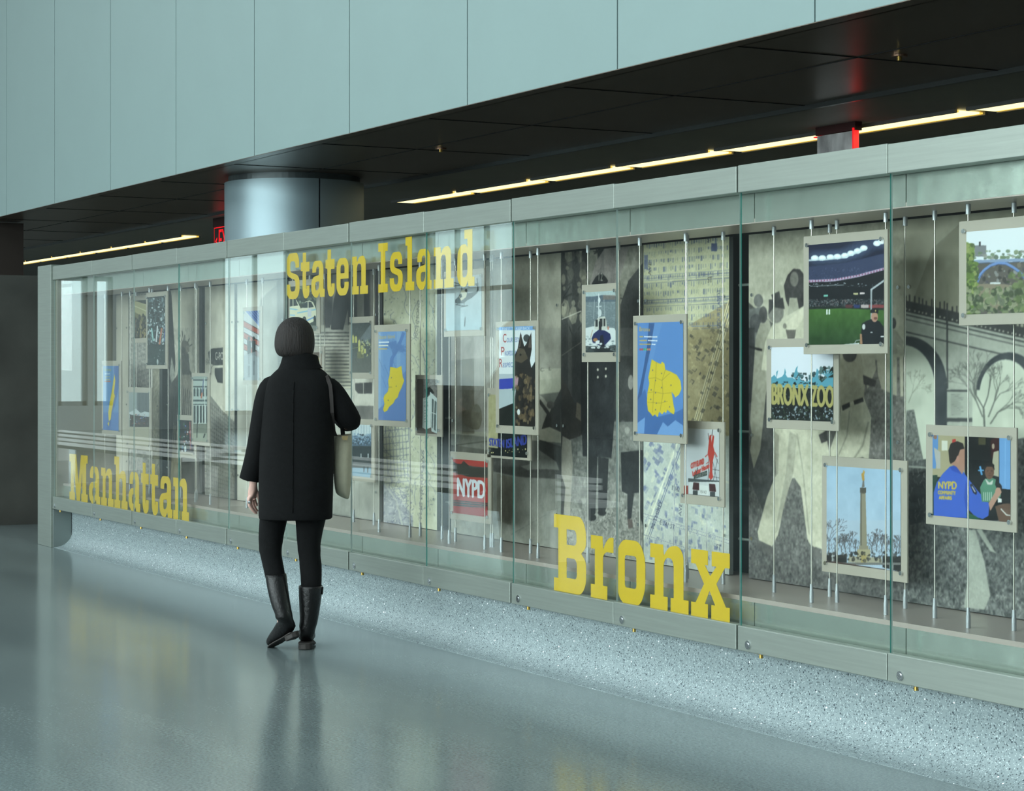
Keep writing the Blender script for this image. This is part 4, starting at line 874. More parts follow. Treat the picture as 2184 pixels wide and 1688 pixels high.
def p_hq(A):
    A.rect(400, 790, 450, 960, (176, 190, 182)); A.rect(405, 802, 445, 812, (150, 164, 156))
    for (y, h_) in ((810, 3), (824, 3), (853, 4), (862, 2)): A.rect(400, y, 450, y+h_, (70, 84, 84))
    for k in range(5): x = 413+k*6.6; A.poly([(x, 846), (x, 832), (x+2, 827), (x+4, 832), (x+4, 846)], (52, 66, 68)); A.rect(x, 866, x+4.2, 902, (38, 50, 52)); A.rect(x+4.4, 864, x+6, 905, (206, 214, 206))
    A.line([(434, 810), (430, 850)], 2, (96, 110, 150)); A.line([(431, 838), (429, 850)], 3, (190, 100, 70)); A.line([(436, 806), (437, 935)], 1.2, (216, 222, 214))
    A.rect(400, 904, 450, 924, (118, 122, 106)); A.rect(400, 924, 450, 960, (168, 172, 152)); A.line([(421, 900), (420, 934)], 1.8, (26, 28, 28)); A.line([(437, 925), (434, 934)], 3, (40, 42, 42)); A.noise(3, 4)
panel(408.5, 447, 796, 949, 'F', (412, 441.5, 803, 940), 'photo of an ornate pale building facade with tall arched windows', p_hq)
def p_flag(A):
    A.rect(515, 655, 560, 820, (188, 190, 192))
    A.poly([(515, 655), (560, 655), (560, 705), (540, 682)], (94, 120, 190))
    for k in range(7): A.line([(522+k*6, 655), (560, 662+k*0+ (6-k)*6)], 1.1, (40, 50, 84))
    for k, c in enumerate(((178, 84, 68), (178, 84, 68), (178, 84, 68))): y = 682+k*24; A.poly([(515, y), (560, y+26), (560, y+36), (515, y+12)], c); A.line([(515, y), (560, y+26)], 1.2, (40, 40, 44)); A.line([(515, y+13), (560, y+37)], 1.2, (50, 50, 54))
    for x in (531, 541): A.ell(x, 722, 2.6, 4, (34, 34, 36)); A.poly([(x-4, 727), (x+4, 727), (x+4, 758), (x-3, 758)], (44, 44, 48)); A.line([(x-1, 758), (x-1, 778)], 2, (50, 50, 54)); A.line([(x+2, 758), (x+2, 778)], 2, (50, 50, 54))
    A.poly([(515, 760), (560, 745), (560, 820), (515, 820)], (158, 166, 172), .75); A.line([(531, 780), (531, 805)], 5, (110, 116, 122), .7); A.line([(541, 770), (541, 800)], 4, (110, 116, 122), .7)
panel(518, 559, 656, 820, 'M', (520, 553, 664.5, 811), 'photo of two figures under slanted red and white stripes', p_flag)
def p_cars(A):
    A.rect(600, 590, 690, 725, (52, 60, 50)); A.blobs(110, 612, 600, 680, 648, 2, 5, [(30, 36, 30), (90, 110, 84), (150, 165, 140), (44, 52, 44)], .8)
    CR_ = (226, 222, 190)
    A.poly([(612, 642), (632, 640), (640, 655), (646, 672), (640, 686), (612, 688)], CR_); A.poly([(618, 638), (630, 638), (636, 652), (618, 654)], (40, 48, 52)); A.line([(625, 638), (625, 654)], 1.4, CR_); A.line([(612, 658), (642, 662)], 2.4, (120, 190, 224)); A.line([(618, 672), (640, 674)], 3, (150, 200, 226))
    A.poly([(632, 662), (644, 657), (650, 645), (660, 641), (668, 645), (674, 660), (674, 678), (668, 686), (655, 692), (640, 694), (628, 680)], CR_); A.poly([(643, 657), (650, 646), (656, 644), (656, 657)], (44, 54, 58)); A.poly([(658, 644), (664, 645), (669, 655), (658, 657)], (44, 54, 58))
    A.line([(634, 668), (674, 660)], 2.4, (120, 190, 224)); A.line([(654, 684), (674, 675)], 2.6, (90, 150, 214)); A.ell(649, 684, 4.5, 9, (24, 26, 28)); A.ell(649, 684, 2, 4.5, (140, 140, 130)); A.ell(671, 680, 2.4, 7, (24, 26, 28)); A.rect(656, 658, 664, 676, (200, 204, 214))
    A.rect(600, 694, 690, 725, (118, 122, 112))
panel(615, 682, 600, 714, 'F', (618, 674, 612, 708), 'photo of two vintage cream and blue patrol cars above the head of the person', p_cars)
def p_brown(A):
    A.rect(655, 745, 695, 830, (96, 70, 52)); A.noise(10, 8); A.ell(678, 768, 3, 6, (214, 190, 130)); A.ell(678, 780, 3, 6, (224, 204, 150)); A.poly([(655, 752), (672, 760), (670, 800), (655, 800)], (50, 36, 30)); A.rect(683, 752, 690, 800, (140, 104, 74))
panel(652, 691.5, 740, 812, 'B', (657, 685.5, 752, 802), 'small brown photo just right of the head of the person', p_brown)
def p_bldg(A):
    A.rect(740, 680, 800, 815, (74, 80, 80), 1, (92, 96, 90)); A.noise(4, 14); A.poly([(792, 690), (770, 720), (766, 735), (792, 722)], (110, 118, 122))
    for (x, y, h_) in ((751, 714, 18), (757, 716, 16), (764, 724, 26), (770, 735, 20), (776, 742, 12)): A.poly([(x, y+h_), (x, y+4), (x+2.5, y), (x+4.5, y+5), (x+4.5, y+h_)], (196, 190, 104))
    A.line([(750, 744), (792, 735)], 1.2, (150, 150, 100)); A.rect(762, 750, 776, 765, (140, 136, 80), .6); A.blobs(40, 770, 725, 791, 760, .8, 1.8, [(170, 180, 150), (60, 64, 62), (196, 190, 120)], .8, 1.6); A.rect(740, 764, 800, 815, (92, 92, 86), .8, (104, 104, 98)); A.noise(5, 5)
panel(744.5, 797, 677, 808, 'B', (749, 791.5, 690, 795), 'dusk photo of a lit up stone building, left of the Staten Island map', p_bldg)
def p_simap(A):
    A.rect(800, 700, 880, 905, (112, 154, 208), 1); A.rect(800, 700, 812, 905, (142, 178, 218), .8); A.rect(846, 700, 854, 905, (140, 176, 216), .5)
    A.poly([(800, 880), (832, 850), (842, 820), (866, 790), (880, 800), (880, 905), (800, 905)], (92, 128, 190)); A.poly([(858, 708), (864, 712), (850, 748), (840, 765), (836, 790), (830, 792), (832, 765), (846, 742)], (88, 126, 190))
    for k in range(9): A.line([(808+k*6, 765+(k*37) % 60), (818+k*6, 790+(k*37) % 60)], 1, (92, 128, 184)); A.tree(834, 770, 12, 1.2, 1, (90, 126, 184))
    A.poly([(832, 783), (838, 784), (846, 786), (856, 781), (857, 790), (859, 805), (862, 812), (856, 828), (851, 838), (848, 848), (843, 852), (839, 860), (830, 868), (826, 876), (820, 879), (817, 874), (820, 862), (818, 850), (820, 843), (827, 836), (829, 826), (828, 812), (831, 800)], YE)
    for (x, y) in ((835, 806), (845, 824), (828, 854)): A.ell(x, y, 1.1, 1.4, (120, 120, 110))
    A.line([(829, 826), (836, 826)], 1.1, (120, 116, 60)); A.text('Staten Island', [(808, 716), (842, 714), (842, 722), (808, 724)], (214, 178, 80))
    for k, c in enumerate(((236, 240, 244), (236, 232, 210), (214, 182, 90))): A.line([(808, 731+k*7), (830-k*2, 730.5+k*7)], 2.2, c)
panel(798, 874, 694, 908, 'F', (807, 866, 708.5, 896), 'blue map of Staten Island in yellow', p_simap)
def p_snow(A):
    A.rect(740, 880, 805, 1030, (60, 84, 104)); A.rect(740, 880, 805, 935, (150, 170, 180)); 
    for k in range(14): A.line([(750+k*3.3, 905), (750+k*3.3, 936+(k % 3)*2)], 1.8, (222, 230, 232))
    A.rect(740, 930, 805, 952, (70, 92, 116), .9); A.blobs(110, 750, 926, 792, 950, 1, 2.6, [(40, 56, 72), (110, 140, 170), (150, 176, 196)], .8)
    A.rect(740, 952, 805, 991, (34, 44, 50)); A.line([(770, 968), (770, 976)], 1.6, (220, 226, 228)); A.line([(785, 968), (785, 977)], 1.6, (220, 226, 228))
    A.poly([(740, 988), (805, 994), (805, 1002), (740, 996)], (104, 104, 104)); A.rect(740, 998, 805, 1030, (132, 166, 190)); A.poly([(775, 995), (778, 995), (777, 1007), (775, 1007)], (50, 60, 68)); A.poly([(783, 995), (786, 995), (785, 1008), (783, 1008)], (50, 60, 68))
panel(745.5, 798.5, 893, 1024, 'B', (750, 791.5, 905, 1015), 'photo of a winter scene with icy blue ground, just right of the white bag', p_snow, rods=False)
def p_sign(A):
    A.rect(880, 800, 940, 935, (96, 78, 68)); 
    for k in range(42): A.line([(885, 806+k*3), (903, 807+k*3)], .8, (60, 46, 40), .8)
    A.rect(903, 800, 940, 850, (120, 116, 112)); A.strokes(90, 903, 806, 936, 845, 6, .9, [(80, 76, 74), (160, 156, 150)]); A.poly([(906, 832), (916, 826), (922, 832), (926, 840), (916, 840), (910, 850)], (30, 32, 32))
    A.poly([(912, 848), (918, 842), (919, 912), (908, 916), (901, 912), (902, 850)], (214, 222, 216)); A.poly([(917, 836), (934, 852), (932, 925), (920, 920)], (196, 208, 206)); A.poly([(921, 850), (931, 858), (929, 920), (921, 912)], (92, 104, 104)); A.line([(926, 852), (924, 918)], 1.6, (214, 222, 216)); A.line([(920, 880), (931, 884)], 1.6, (214, 222, 216))
    A.line([(905, 852), (912, 850)], 1, (40, 40, 40)); A.text('LOCAL', [(904, 856), (913, 855), (913, 860), (904, 861)], (90, 92, 90)); A.text('WISDOM', [(904, 864), (913, 863), (913, 869), (904, 870)], (90, 92, 90))
    for k in range(5): A.line([(905, 876+k*6), (912-(k % 2)*2, 875+k*6)], 1.3, (110, 112, 108))
panel(885.5, 942.5, 800, 929, 'M', (890, 932, 809, 924), 'photo of a white hanging sign beside a brick wall and window', p_sign)
def p_heli(A):
    A.rect(940, 570, 1040, 720, (190, 196, 200), 1, (168, 192, 202)); A.noise(3, 30)
    G1 = (84, 92, 96); A.poly([(971, 640), (978, 633), (984, 620), (994, 618), (998, 626), (1016, 622), (1018, 612), (1012, 606), (1020, 604), (1019, 624), (1006, 636), (996, 641), (990, 647), (976, 648), (971, 646)], G1)
    A.poly([(979, 634), (984, 620), (992, 618), (996, 626), (994, 634), (984, 642)], (206, 200, 172)); A.poly([(980, 630), (984, 626), (986, 634), (981, 636)], (30, 34, 38)); A.ell(994, 620, 3, 3, (40, 36, 34))
    A.line([(968, 603), (1002, 613)], 1.6, (70, 72, 76)); A.line([(966, 611), (1003, 606)], 1.6, (70, 72, 76)); A.line([(985, 612), (985, 620)], 2, (70, 72, 76)); A.line([(1017, 594), (1020, 620)], 1.6, (60, 62, 66))
    A.line([(972, 650), (988, 652)], 1.8, (70, 74, 78)); A.line([(982, 655), (998, 652)], 1.8, (70, 74, 78)); A.line([(976, 648), (977, 651)], 1.2, G1); A.line([(990, 647), (990, 653)], 1.2, G1)
    A.poly([(990, 696), (991, 680), (992, 674), (993, 682), (992, 696)], (70, 72, 78))
panel(946.5, 1034, 580, 719, 'F', (951, 1027, 592, 706), 'photo of a helicopter in a pale sky under the last letters of Staten Island', p_heli)
def p_nypd(A):
    A.rect(960, 970, 1050, 1110, (184, 44, 42)); A.rect(960, 970, 1050, 990, (190, 36, 40)); A.poly([(966, 985), (975, 990), (985, 991), (992, 987), (1000, 994), (1012, 996), (1041, 998), (1041, 1020), (1000, 1018), (966, 1008)], (30, 32, 34))
    A.line([(985, 991), (989, 985), (994, 992)], 2.4, (24, 24, 26)); A.line([(970, 1012), (1000, 1013)], 1.4, (90, 96, 98)); A.line([(1000, 996), (1036, 999)], 1.3, (90, 90, 92))
    A.bold('NYPD', [(976, 1020), (1034, 1028), (1034, 1063), (976, 1058)], (226, 232, 240), 1.3)
    A.poly([(960, 1066), (1050, 1074), (1050, 1086), (960, 1078)], (52, 50, 52)); A.line([(960, 1069), (1050, 1077)], 1.3, (170, 50, 50)); A.line([(960, 1074), (1050, 1082)], 1.3, (170, 50, 50)); A.rect(960, 1082, 1050, 1110, (168, 44, 44), .8)
panel(960, 1047, 963, 1107, 'M', (966.6, 1040, 979, 1094), 'bright red photo with white letters NYPD', p_nypd)
def p_sisign(A):
    A.rect(1035, 830, 1130, 985, (14, 20, 24)); A.poly([(1035, 830), (1062, 835), (1062, 960), (1035, 960)], (178, 170, 124)); A.noise(5, 12, 2, [(1035, 830), (1062, 835), (1062, 960), (1035, 960)])
    A.bold('STATEN', [(1044, 935), (1075, 938), (1075, 955), (1044, 950)], (52, 66, 170)); A.bold('ISLAND', [(1080, 938), (1122, 926), (1123, 948), (1080, 956)], (52, 66, 170))
    A.poly([(1042, 954), (1075, 958), (1124, 950), (1124, 975), (1042, 970)], (14, 20, 24)); A.blobs(14, 1045, 958, 1122, 966, .8, 1.4, [(230, 214, 140)], 1)
panel(1039, 1132, 828, 976, 'M', (1042, 1124, 842, 971), 'night photo of a blue lit STATEN ISLAND sign, behind the dog photo', p_sisign)
def p_dog(A):
    A.rect(1055, 690, 1150, 915, (222, 228, 232)); A.rect(1055, 696, 1150, 705, (110, 160, 220)); A.text('FINEST TO KEEP BACK', [(1072, 699), (1130, 698), (1130, 704), (1072, 705)], (236, 240, 244))
    for (ch, st, x, y) in (('C', 'OURTESY', 1073, 713), ('P', 'ROFESSION', 1069, 741), ('R', 'ESPECT', 1065, 766)):
        A.text(ch, [(x, y), (x+7, y), (x+7, y+18), (x, y+18)], (180, 50, 48)); A.text(st, [(x+8, y+9), (x+34, y+7), (x+34, y+17), (x+8, y+18)], (70, 96, 170))
    A.rect(1055, 798, 1100, 812, (178, 190, 198)); A.poly([(1055, 810), (1105, 806), (1105, 828), (1055, 832)], (52, 66, 180)); A.rect(1055, 830, 1105, 870, (176, 190, 196)); A.poly([(1055, 876), (1100, 858), (1142, 800), (1142, 912), (1055, 912)], (26, 30, 28)); A.poly([(1130, 790), (1142, 770), (1142, 850), (1125, 850)], (34, 36, 34))
    K = (40, 36, 34); BR = (112, 92, 64)
    A.ell(1123, 722, 7, 8, (66, 72, 74)); A.poly([(1104, 745), (1110, 709), (1118, 740), (1122, 735), (1133, 710), (1134, 745), (1130, 770), (1136, 800), (1140, 830), (1142, 912), (1095, 912), (1099, 880), (1098, 850), (1100, 835), (1102, 810), (1094, 800), (1094, 778), (1098, 758)], K)
    A.poly([(1105, 742), (1118, 745), (1126, 765), (1112, 775), (1098, 770)], (86, 74, 60)); A.poly([(1094, 800), (1106, 806), (1104, 822), (1096, 832), (1094, 820)], (180, 140, 150)); A.poly([(1093, 826), (1100, 826), (1099, 834), (1093, 833)], (24, 22, 22)); A.ell(1110, 757, 2, 2.4, (16, 14, 14))
    A.blobs(130, 1101, 800, 1142, 905, 1.4, 4, [BR, (30, 28, 28), (140, 118, 84), (66, 56, 46)], .65, 1.8); A.ell(1106, 879, 3, 6.5, (220, 224, 224)); A.poly([(1113, 712), (1110, 740), (1106, 742)], (90, 76, 70)); A.poly([(1131, 716), (1133, 742), (1126, 742)], (90, 76, 70))
panel(1057, 1148, 687, 924, 'F', (1064.5, 1141, 698, 907), 'photo of an open-mouthed shepherd dog beside lettering on a white vehicle', p_dog)
def p_boat(A):
    A.rect(1240, 620, 1320, 765, (128, 142, 148), 1, (96, 110, 116)); A.rect(1240, 620, 1320, 633, (176, 194, 196)); A.poly([(1240, 634), (1262, 634), (1285, 630), (1310, 632), (1320, 634), (1320, 644), (1240, 645)], (92, 108, 122)); A.rect(1286, 630, 1312, 640, (150, 120, 100), .5)
    A.noise(5, 5, 2); A.strokes(160, 1245, 645, 1318, 720, 7, .9, [(150, 164, 168), (104, 118, 124)], (-.2, .2)); A.poly([(1240, 702), (1266, 696), (1310, 700), (1320, 720), (1318, 735), (1240, 740)], (214, 220, 220)); A.blobs(60, 1244, 715, 1318, 740, 1.4, 4, [(226, 230, 230), (180, 190, 192), (120, 134, 140)], .8, .6)
    A.rect(1240, 738, 1320, 765, (64, 72, 74)); A.strokes(90, 1245, 738, 1318, 758, 8, 1.2, [(120, 130, 130), (34, 40, 44)], (-.2, .2))
    A.line([(1277, 627), (1277, 680)], 2.2, (220, 226, 228)); A.line([(1272, 655), (1283, 654)], 1.6, (210, 216, 218)); A.ell(1278, 641, 2.6, 6, (222, 228, 230)); A.ell(1279, 668, 4, 8, (206, 214, 216)); A.line([(1268, 640), (1266, 680)], .8, (180, 190, 194)); A.line([(1288, 640), (1290, 680)], .8, (180, 190, 194))
    A.poly([(1268, 686), (1276, 678), (1290, 675), (1293, 684), (1294, 702), (1284, 706), (1268, 702)], (206, 206, 196)); A.rect(1270, 682, 1275, 697, (48, 52, 54)); A.rect(1279, 680, 1285, 697, (48, 52, 54)); A.rect(1287, 680, 1291, 696, (60, 60, 60)); A.rect(1277, 686, 1283, 712, (30, 32, 36)); A.ell(1297, 700, 2, 4, (200, 130, 110)); A.line([(1264, 704), (1260, 720)], 1.4, (190, 150, 120))
    A.poly([(1262, 722), (1266, 712), (1276, 704), (1290, 705), (1301, 712), (1303, 722), (1296, 730), (1290, 736), (1272, 736), (1264, 730)], (28, 36, 92)); A.ell(1270, 725, 5, 4, (200, 130, 60), .8); A.ell(1276, 730, 6, 4, (220, 224, 226)); A.poly([(1280, 716), (1286, 714), (1290, 740), (1278, 740)], (22, 26, 44)); A.poly([(1264, 742), (1302, 742), (1298, 754), (1270, 754)], (28, 32, 36), .85); A.blobs(20, 1256, 732, 1300, 742, 1.5, 4, [(226, 230, 230)], .8, .6)
panel(1240.5, 1320, 608.5, 773, 'M', (1249, 1313, 624, 752), 'photo of a small police boat heading forward on grey water', p_boat)
def p_bronx(A):
    A.rect(1350, 680, 1465, 945, (88, 138, 208)); A.poly([(1384, 690), (1396, 690), (1388, 742), (1376, 800), (1366, 860), (1358, 880), (1358, 860), (1372, 790), (1380, 740)], (58, 92, 150)); A.poly([(1396, 690), (1412, 690), (1392, 770), (1384, 780), (1388, 740)], (104, 152, 216), .6)
    A.poly([(1350, 870), (1376, 830), (1384, 870), (1400, 890), (1440, 880), (1460, 870), (1460, 945), (1350, 945)], (66, 108, 176)); A.poly([(1356, 905), (1376, 890), (1374, 925), (1352, 925)], (112, 158, 220)); A.poly([(1402, 925), (1414, 900), (1424, 910), (1440, 896), (1460, 910), (1460, 945), (1398, 945)], (112, 158, 220))
    A.poly([(1390, 767), (1400, 773), (1409, 777), (1412, 772), (1417, 776), (1419, 789), (1430, 793), (1443, 800), (1451, 813), (1453, 830), (1448, 842), (1440, 848), (1437, 842), (1432, 836), (1434, 848), (1436, 862), (1439, 876), (1437, 884), (1431, 881), (1423, 874), (1420, 882), (1417, 878), (1412, 884), (1406, 878), (1403, 890), (1397, 884), (1392, 888), (1388, 882), (1382, 876), (1380, 858), (1381, 838), (1385, 818), (1383, 806)], YE)
    for l_ in (((1400, 773), (1398, 810), (1394, 840), (1392, 880)), ((1419, 789), (1412, 812), (1414, 840), (1408, 876)), ((1383, 808), (1398, 806), (1412, 812)), ((1381, 838), (1396, 836), (1414, 840), (1432, 838)), ((1412, 812), (1424, 800), (1430, 796)), ((1381, 858), (1408, 860), (1424, 856))): A.line(l_, .9, (150, 136, 50), .8)
    for (x, y) in ((1392, 790), (1411, 797), (1398, 812), (1431, 822), (1411, 827), (1398, 838), (1389, 832), (1388, 852), (1400, 860), (1418, 856), (1398, 874), (1428, 868)): A.ell(x, y, 1.3, 1.5, (110, 110, 110))
    A.text('Bronx', [(1364, 698), (1387, 699), (1387, 708), (1364, 707)], (216, 172, 70))
    for k in range(3): y = 719+k*8; A.line([(1364, y), (1372+k*8, y)], 2.2, (206, 176, 90)); A.line([(1374+k*8, y), (1402-(k == 2)*4, y+.6)], 2.2, (238, 242, 248))
    for k, c in enumerate(((200, 80, 80), (200, 80, 80), (70, 170, 120), (80, 180, 130), (200, 130, 90), (210, 110, 90))): A.ell(1366+k*4, 746, 1.8, 2.6, c)
panel(1350, 1464, 674, 941, 'F', (1359.7, 1457, 689.5, 925), 'blue map of the Bronx in yellow with small precinct marks', p_bronx)
def p_lob(A):
    A.rect(1450, 905, 1540, 1070, (204, 204, 206), 1, (184, 190, 196))
    LR = (196, 56, 44)
    for (a, b) in (((1520, 985), (1530, 1030)), ((1530, 980), (1520, 1030)), ((1514, 1000), (1534, 1004)), ((1516, 1016), (1535, 1020)), ((1510, 990), (1516, 1030)), ((1520, 960), (1532, 990)), ((1512, 955), (1510, 1030))): A.line([a, b], .9, (70, 70, 72))
    A.line([(1521, 912), (1518, 930)], 1.2, (60, 60, 62)); A.line([(1510, 925), (1513, 945)], 1, (90, 60, 60)); A.poly([(1513, 930), (1517, 928), (1517, 945), (1520, 928), (1523, 932), (1521, 952), (1524, 965), (1520, 985), (1519, 1008), (1521, 1018), (1516, 1024), (1511, 1018), (1514, 1006), (1513, 985), (1509, 968), (1511, 950)], LR)
    A.line([(1509, 970), (1504, 975)], 2, LR); A.line([(1524, 965), (1529, 975)], 2, LR); A.line([(1512, 985), (1506, 990)], 1.5, LR)
    A.bold('CITY ISLAND', [(1474, 989), (1501, 978), (1501, 990), (1474, 1000)], LR); A.bold('Lobster House', [(1477, 1006), (1512, 988), (1512, 998), (1478, 1016)], LR)
    A.poly([(1480, 1014), (1508, 1004), (1508, 1014), (1480, 1022)], (40, 48, 44)); A.text('SEAFOOD OR SEA', [(1482, 1015), (1507, 1006), (1507, 1012), (1482, 1021)], (190, 196, 186)); A.line([(1484, 1012), (1488, 998)], 1.4, (60, 50, 50))
    A.poly([(1468, 1020), (1534, 1026), (1534, 1032), (1468, 1028)], (70, 76, 78)); A.rect(1470, 1028, 1536, 1068, (206, 208, 208)); A.poly([(1479, 1029), (1491, 1030), (1491, 1046), (1477, 1044)], (66, 20, 24)); A.poly([(1512, 1032), (1525, 1033), (1527, 1049), (1513, 1048)], (66, 20, 24)); A.rect(1478, 1046, 1488, 1062, (60, 64, 66)); A.rect(1514, 1049, 1525, 1064, (60, 64, 66)); A.poly([(1492, 1034), (1511, 1037), (1511, 1058), (1492, 1055)], (222, 224, 220)); A.text('FISH HOT', [(1494, 1045), (1508, 1047), (1508, 1054), (1494, 1052)], (120, 120, 116))
    A.rect(1458, 1036, 1468, 1056, (150, 60, 50)); A.poly([(1456, 1053), (1540, 1060), (1540, 1068), (1456, 1058)], (60, 56, 56))
panel(1450.5, 1544.5, 897, 1073.5, 'M', (1458.8, 1534, 913.5, 1054), 'photo of a red lobster restaurant sign above a white building', p_lob)
def p_stad(A):
    A.rect(1715, 500, 1895, 620, (26, 32, 62), 1, (22, 26, 50)); 
    for r_ in range(3):
        for k, (x, y) in enumerate(((1738, 551), (1752, 550), (1771, 549), (1785, 548), (1802, 546), (1816, 540), (1830, 535), (1842, 528), (1870, 518), (1884, 514))): A.ell(x, y, 26-r_*8, 18-r_*5, (84, 104, 140), .16)
    for (x, y) in ((1738, 551), (1754, 551), (1771, 549), (1786, 548), (1802, 546), (1815, 541), (1829, 536), (1842, 530), (1870, 520), (1880, 516)): A.ell(x, y, 8, 6, (226, 240, 246)); A.ell(x, y, 5, 4, (255, 255, 255))
    A.line([(1725, 556), (1760, 554), (1800, 550), (1848, 532)], 4, (214, 230, 238), .8)
    A.poly([(1720, 570), (1800, 562), (1890, 540), (1890, 590), (1800, 600), (1720, 604)], (52, 60, 96)); A.blobs(260, 1722, 572, 1888, 598, .6, 1.4, [(84, 94, 126), (40, 46, 76)], .8)
    A.poly([(1715, 600), (1800, 595), (1850, 585), (1890, 572), (1890, 710), (1715, 710)], (20, 24, 32)); A.line([(1722, 600.5), (1780, 598), (1830, 589), (1888, 573)], 5, (190, 170, 200)); 
    for k in range(26): x = 1726+k*6.2; t_ = (x-1722)/166; y = 600.5-4*t_-24*t_*t_; A.rect(x, y-1.4, x+2.6, y+1.6, (150, 70, 110))
    A.blobs(28, 1725, 604, 1870, 612, .8, 2.2, [(190, 200, 206)], .9, .4); A.line([(1729, 611), (1800, 608)], 1.3, (200, 206, 210), .7); A.rect(1757, 629, 1766, 633, (120, 200, 180)); A.rect(1820, 625, 1830, 629, (200, 190, 140)); A.rect(1834, 624, 1844, 628, (220, 200, 200))
    A.blobs(700, 1722, 638, 1888, 656, .7, 1.7, [(60, 70, 74), (100, 110, 112), (40, 46, 50), (120, 104, 104)], .8); A.rect(1722, 654, 1890, 662, (30, 40, 36))
    for (a, b, c) in ((1803, 1818, (90, 46, 50)), (1821, 1834, (40, 54, 110)), (1836, 1852, (190, 170, 170)), (1853, 1890, (140, 60, 64))): A.rect(a, 650, b, 657, c)
    A.poly([(1715, 660), (1800, 658), (1890, 662), (1890, 745), (1715, 745)], (70, 112, 44), 1, (34, 66, 30)); A.noise(4, 20, 2, [(1715, 660), (1890, 660), (1890, 745), (1715, 745)])
    for x in (1764, 1769): A.ell(x, 662, 1.6, 2.4, (226, 230, 228)); A.rect(x-1.6, 664, x+1.4, 671, (216, 222, 220))
    A.poly([(1856, 660), (1856, 617), (1887, 595), (1887, 600), (1860, 619), (1859, 660)], (176, 182, 188)); A.line([(1858, 620), (1858, 690)], 2.4, (160, 166, 172))
    A.poly([(1838, 690), (1849, 684), (1860, 680), (1876, 686), (1886, 700), (1888, 745), (1837, 745), (1836, 716)], (22, 26, 34)); A.ell(1842, 697, 3.4, 6, (206, 206, 206)); A.poly([(1834, 712), (1838, 712), (1840, 745), (1834, 745)], (168, 122, 92)); A.ell(1865, 676, 7, 11, (182, 134, 112)); A.ell(1867, 679, 4, 3, (120, 70, 62)); A.poly([(1856, 668), (1856, 662), (1864, 657), (1873, 661), (1873, 669), (1866, 667)], (20, 22, 30)); A.ell(1867, 663, 1.4, 2, (200, 180, 100)); A.rect(1856, 708, 1861, 710, (210, 210, 210))
    A.poly([(1800, 734), (1822, 732), (1832, 731), (1836, 745), (1800, 745)], (214, 218, 220)); A.line([(1822, 733), (1826, 726), (1834, 725)], 2, (150, 156, 160)); A.rect(1878, 716, 1886, 719, (220, 220, 220))
panel(1713.5, 1893, 505, 756, 'F', (1725, 1885, 523, 736), 'night photo of a floodlit baseball field with an officer in the corner', p_stad)
def p_zoo(A):
    A.rect(1640, 735, 1785, 910, (226, 230, 242)); BLU = (84, 160, 184)
    A.rect(1640, 820, 1785, 905, (26, 32, 32)); A.blobs(380, 1645, 868, 1778, 895, .8, 2.4, [(14, 18, 16), (150, 164, 176), (60, 76, 60), (20, 26, 22)], .9); A.blobs(60, 1748, 785, 1777, 815, 2, 5, [(20, 30, 26), (40, 60, 50), (90, 120, 120)], .9); A.blobs(60, 1690, 796, 1745, 818, 1.5, 4, [(30, 50, 50), (60, 96, 104)], .9)
    A.poly([(1645, 806), (1652, 800), (1658, 808), (1668, 804), (1674, 796), (1680, 806), (1690, 806), (1700, 812), (1704, 800), (1708, 812), (1722, 815), (1736, 804), (1744, 806), (1752, 816), (1764, 806), (1778, 806), (1778, 826), (1645, 824)], BLU)
    A.poly([(1694, 797), (1698, 785), (1702, 781), (1700, 790), (1703, 798), (1698, 806), (1692, 806)], BLU); A.poly([(1656, 808), (1656, 794), (1660, 790), (1658, 800)], BLU); A.poly([(1672, 802), (1674, 786), (1677, 796)], BLU); A.poly([(1738, 806), (1742, 786), (1746, 792), (1745, 806)], BLU)
    for t_ in (-2.8, -2.3, -1.8, -1.3, -.8, -.35): A.line([(1765, 804), (1765+math.cos(t_)*13, 800+math.sin(t_)*11)], 2.2, BLU)
    A.line([(1765, 804), (1766, 822)], 2.4, BLU); A.blobs(40, 1650, 815, 1745, 820, 1, 2.6, [(24, 34, 36)], .9, .7); A.poly([(1645, 823), (1778, 828), (1778, 832), (1645, 826)], (120, 184, 204))
    GO = (178, 166, 96)
    A.poly([(1645, 826), (1778, 830), (1778, 868), (1645, 864)], (20, 26, 26)); A.bold('BRONX', [(1647, 819), (1724, 821), (1724, 866), (1647, 862)], GO, 1.6); A.bold('ZOO', [(1729, 823), (1777, 824), (1777, 869), (1729, 866)], GO, 1.6)
    A.blobs(110, 1647, 824, 1777, 864, .8, 1.8, [(60, 74, 62), (196, 204, 210), (16, 20, 18)], .35); A.bold('BRONX', [(1647, 819), (1724, 821), (1724, 866), (1647, 862)], GO, 1.5, .8); A.bold('ZOO', [(1729, 823), (1777, 824), (1777, 869), (1729, 866)], GO, 1.5, .8)
panel(1634.5, 1788.5, 723.5, 913.5, 'M', (1645, 1777, 741.5, 895), 'photo of the BRONX ZOO sign under a pale sky', p_zoo)
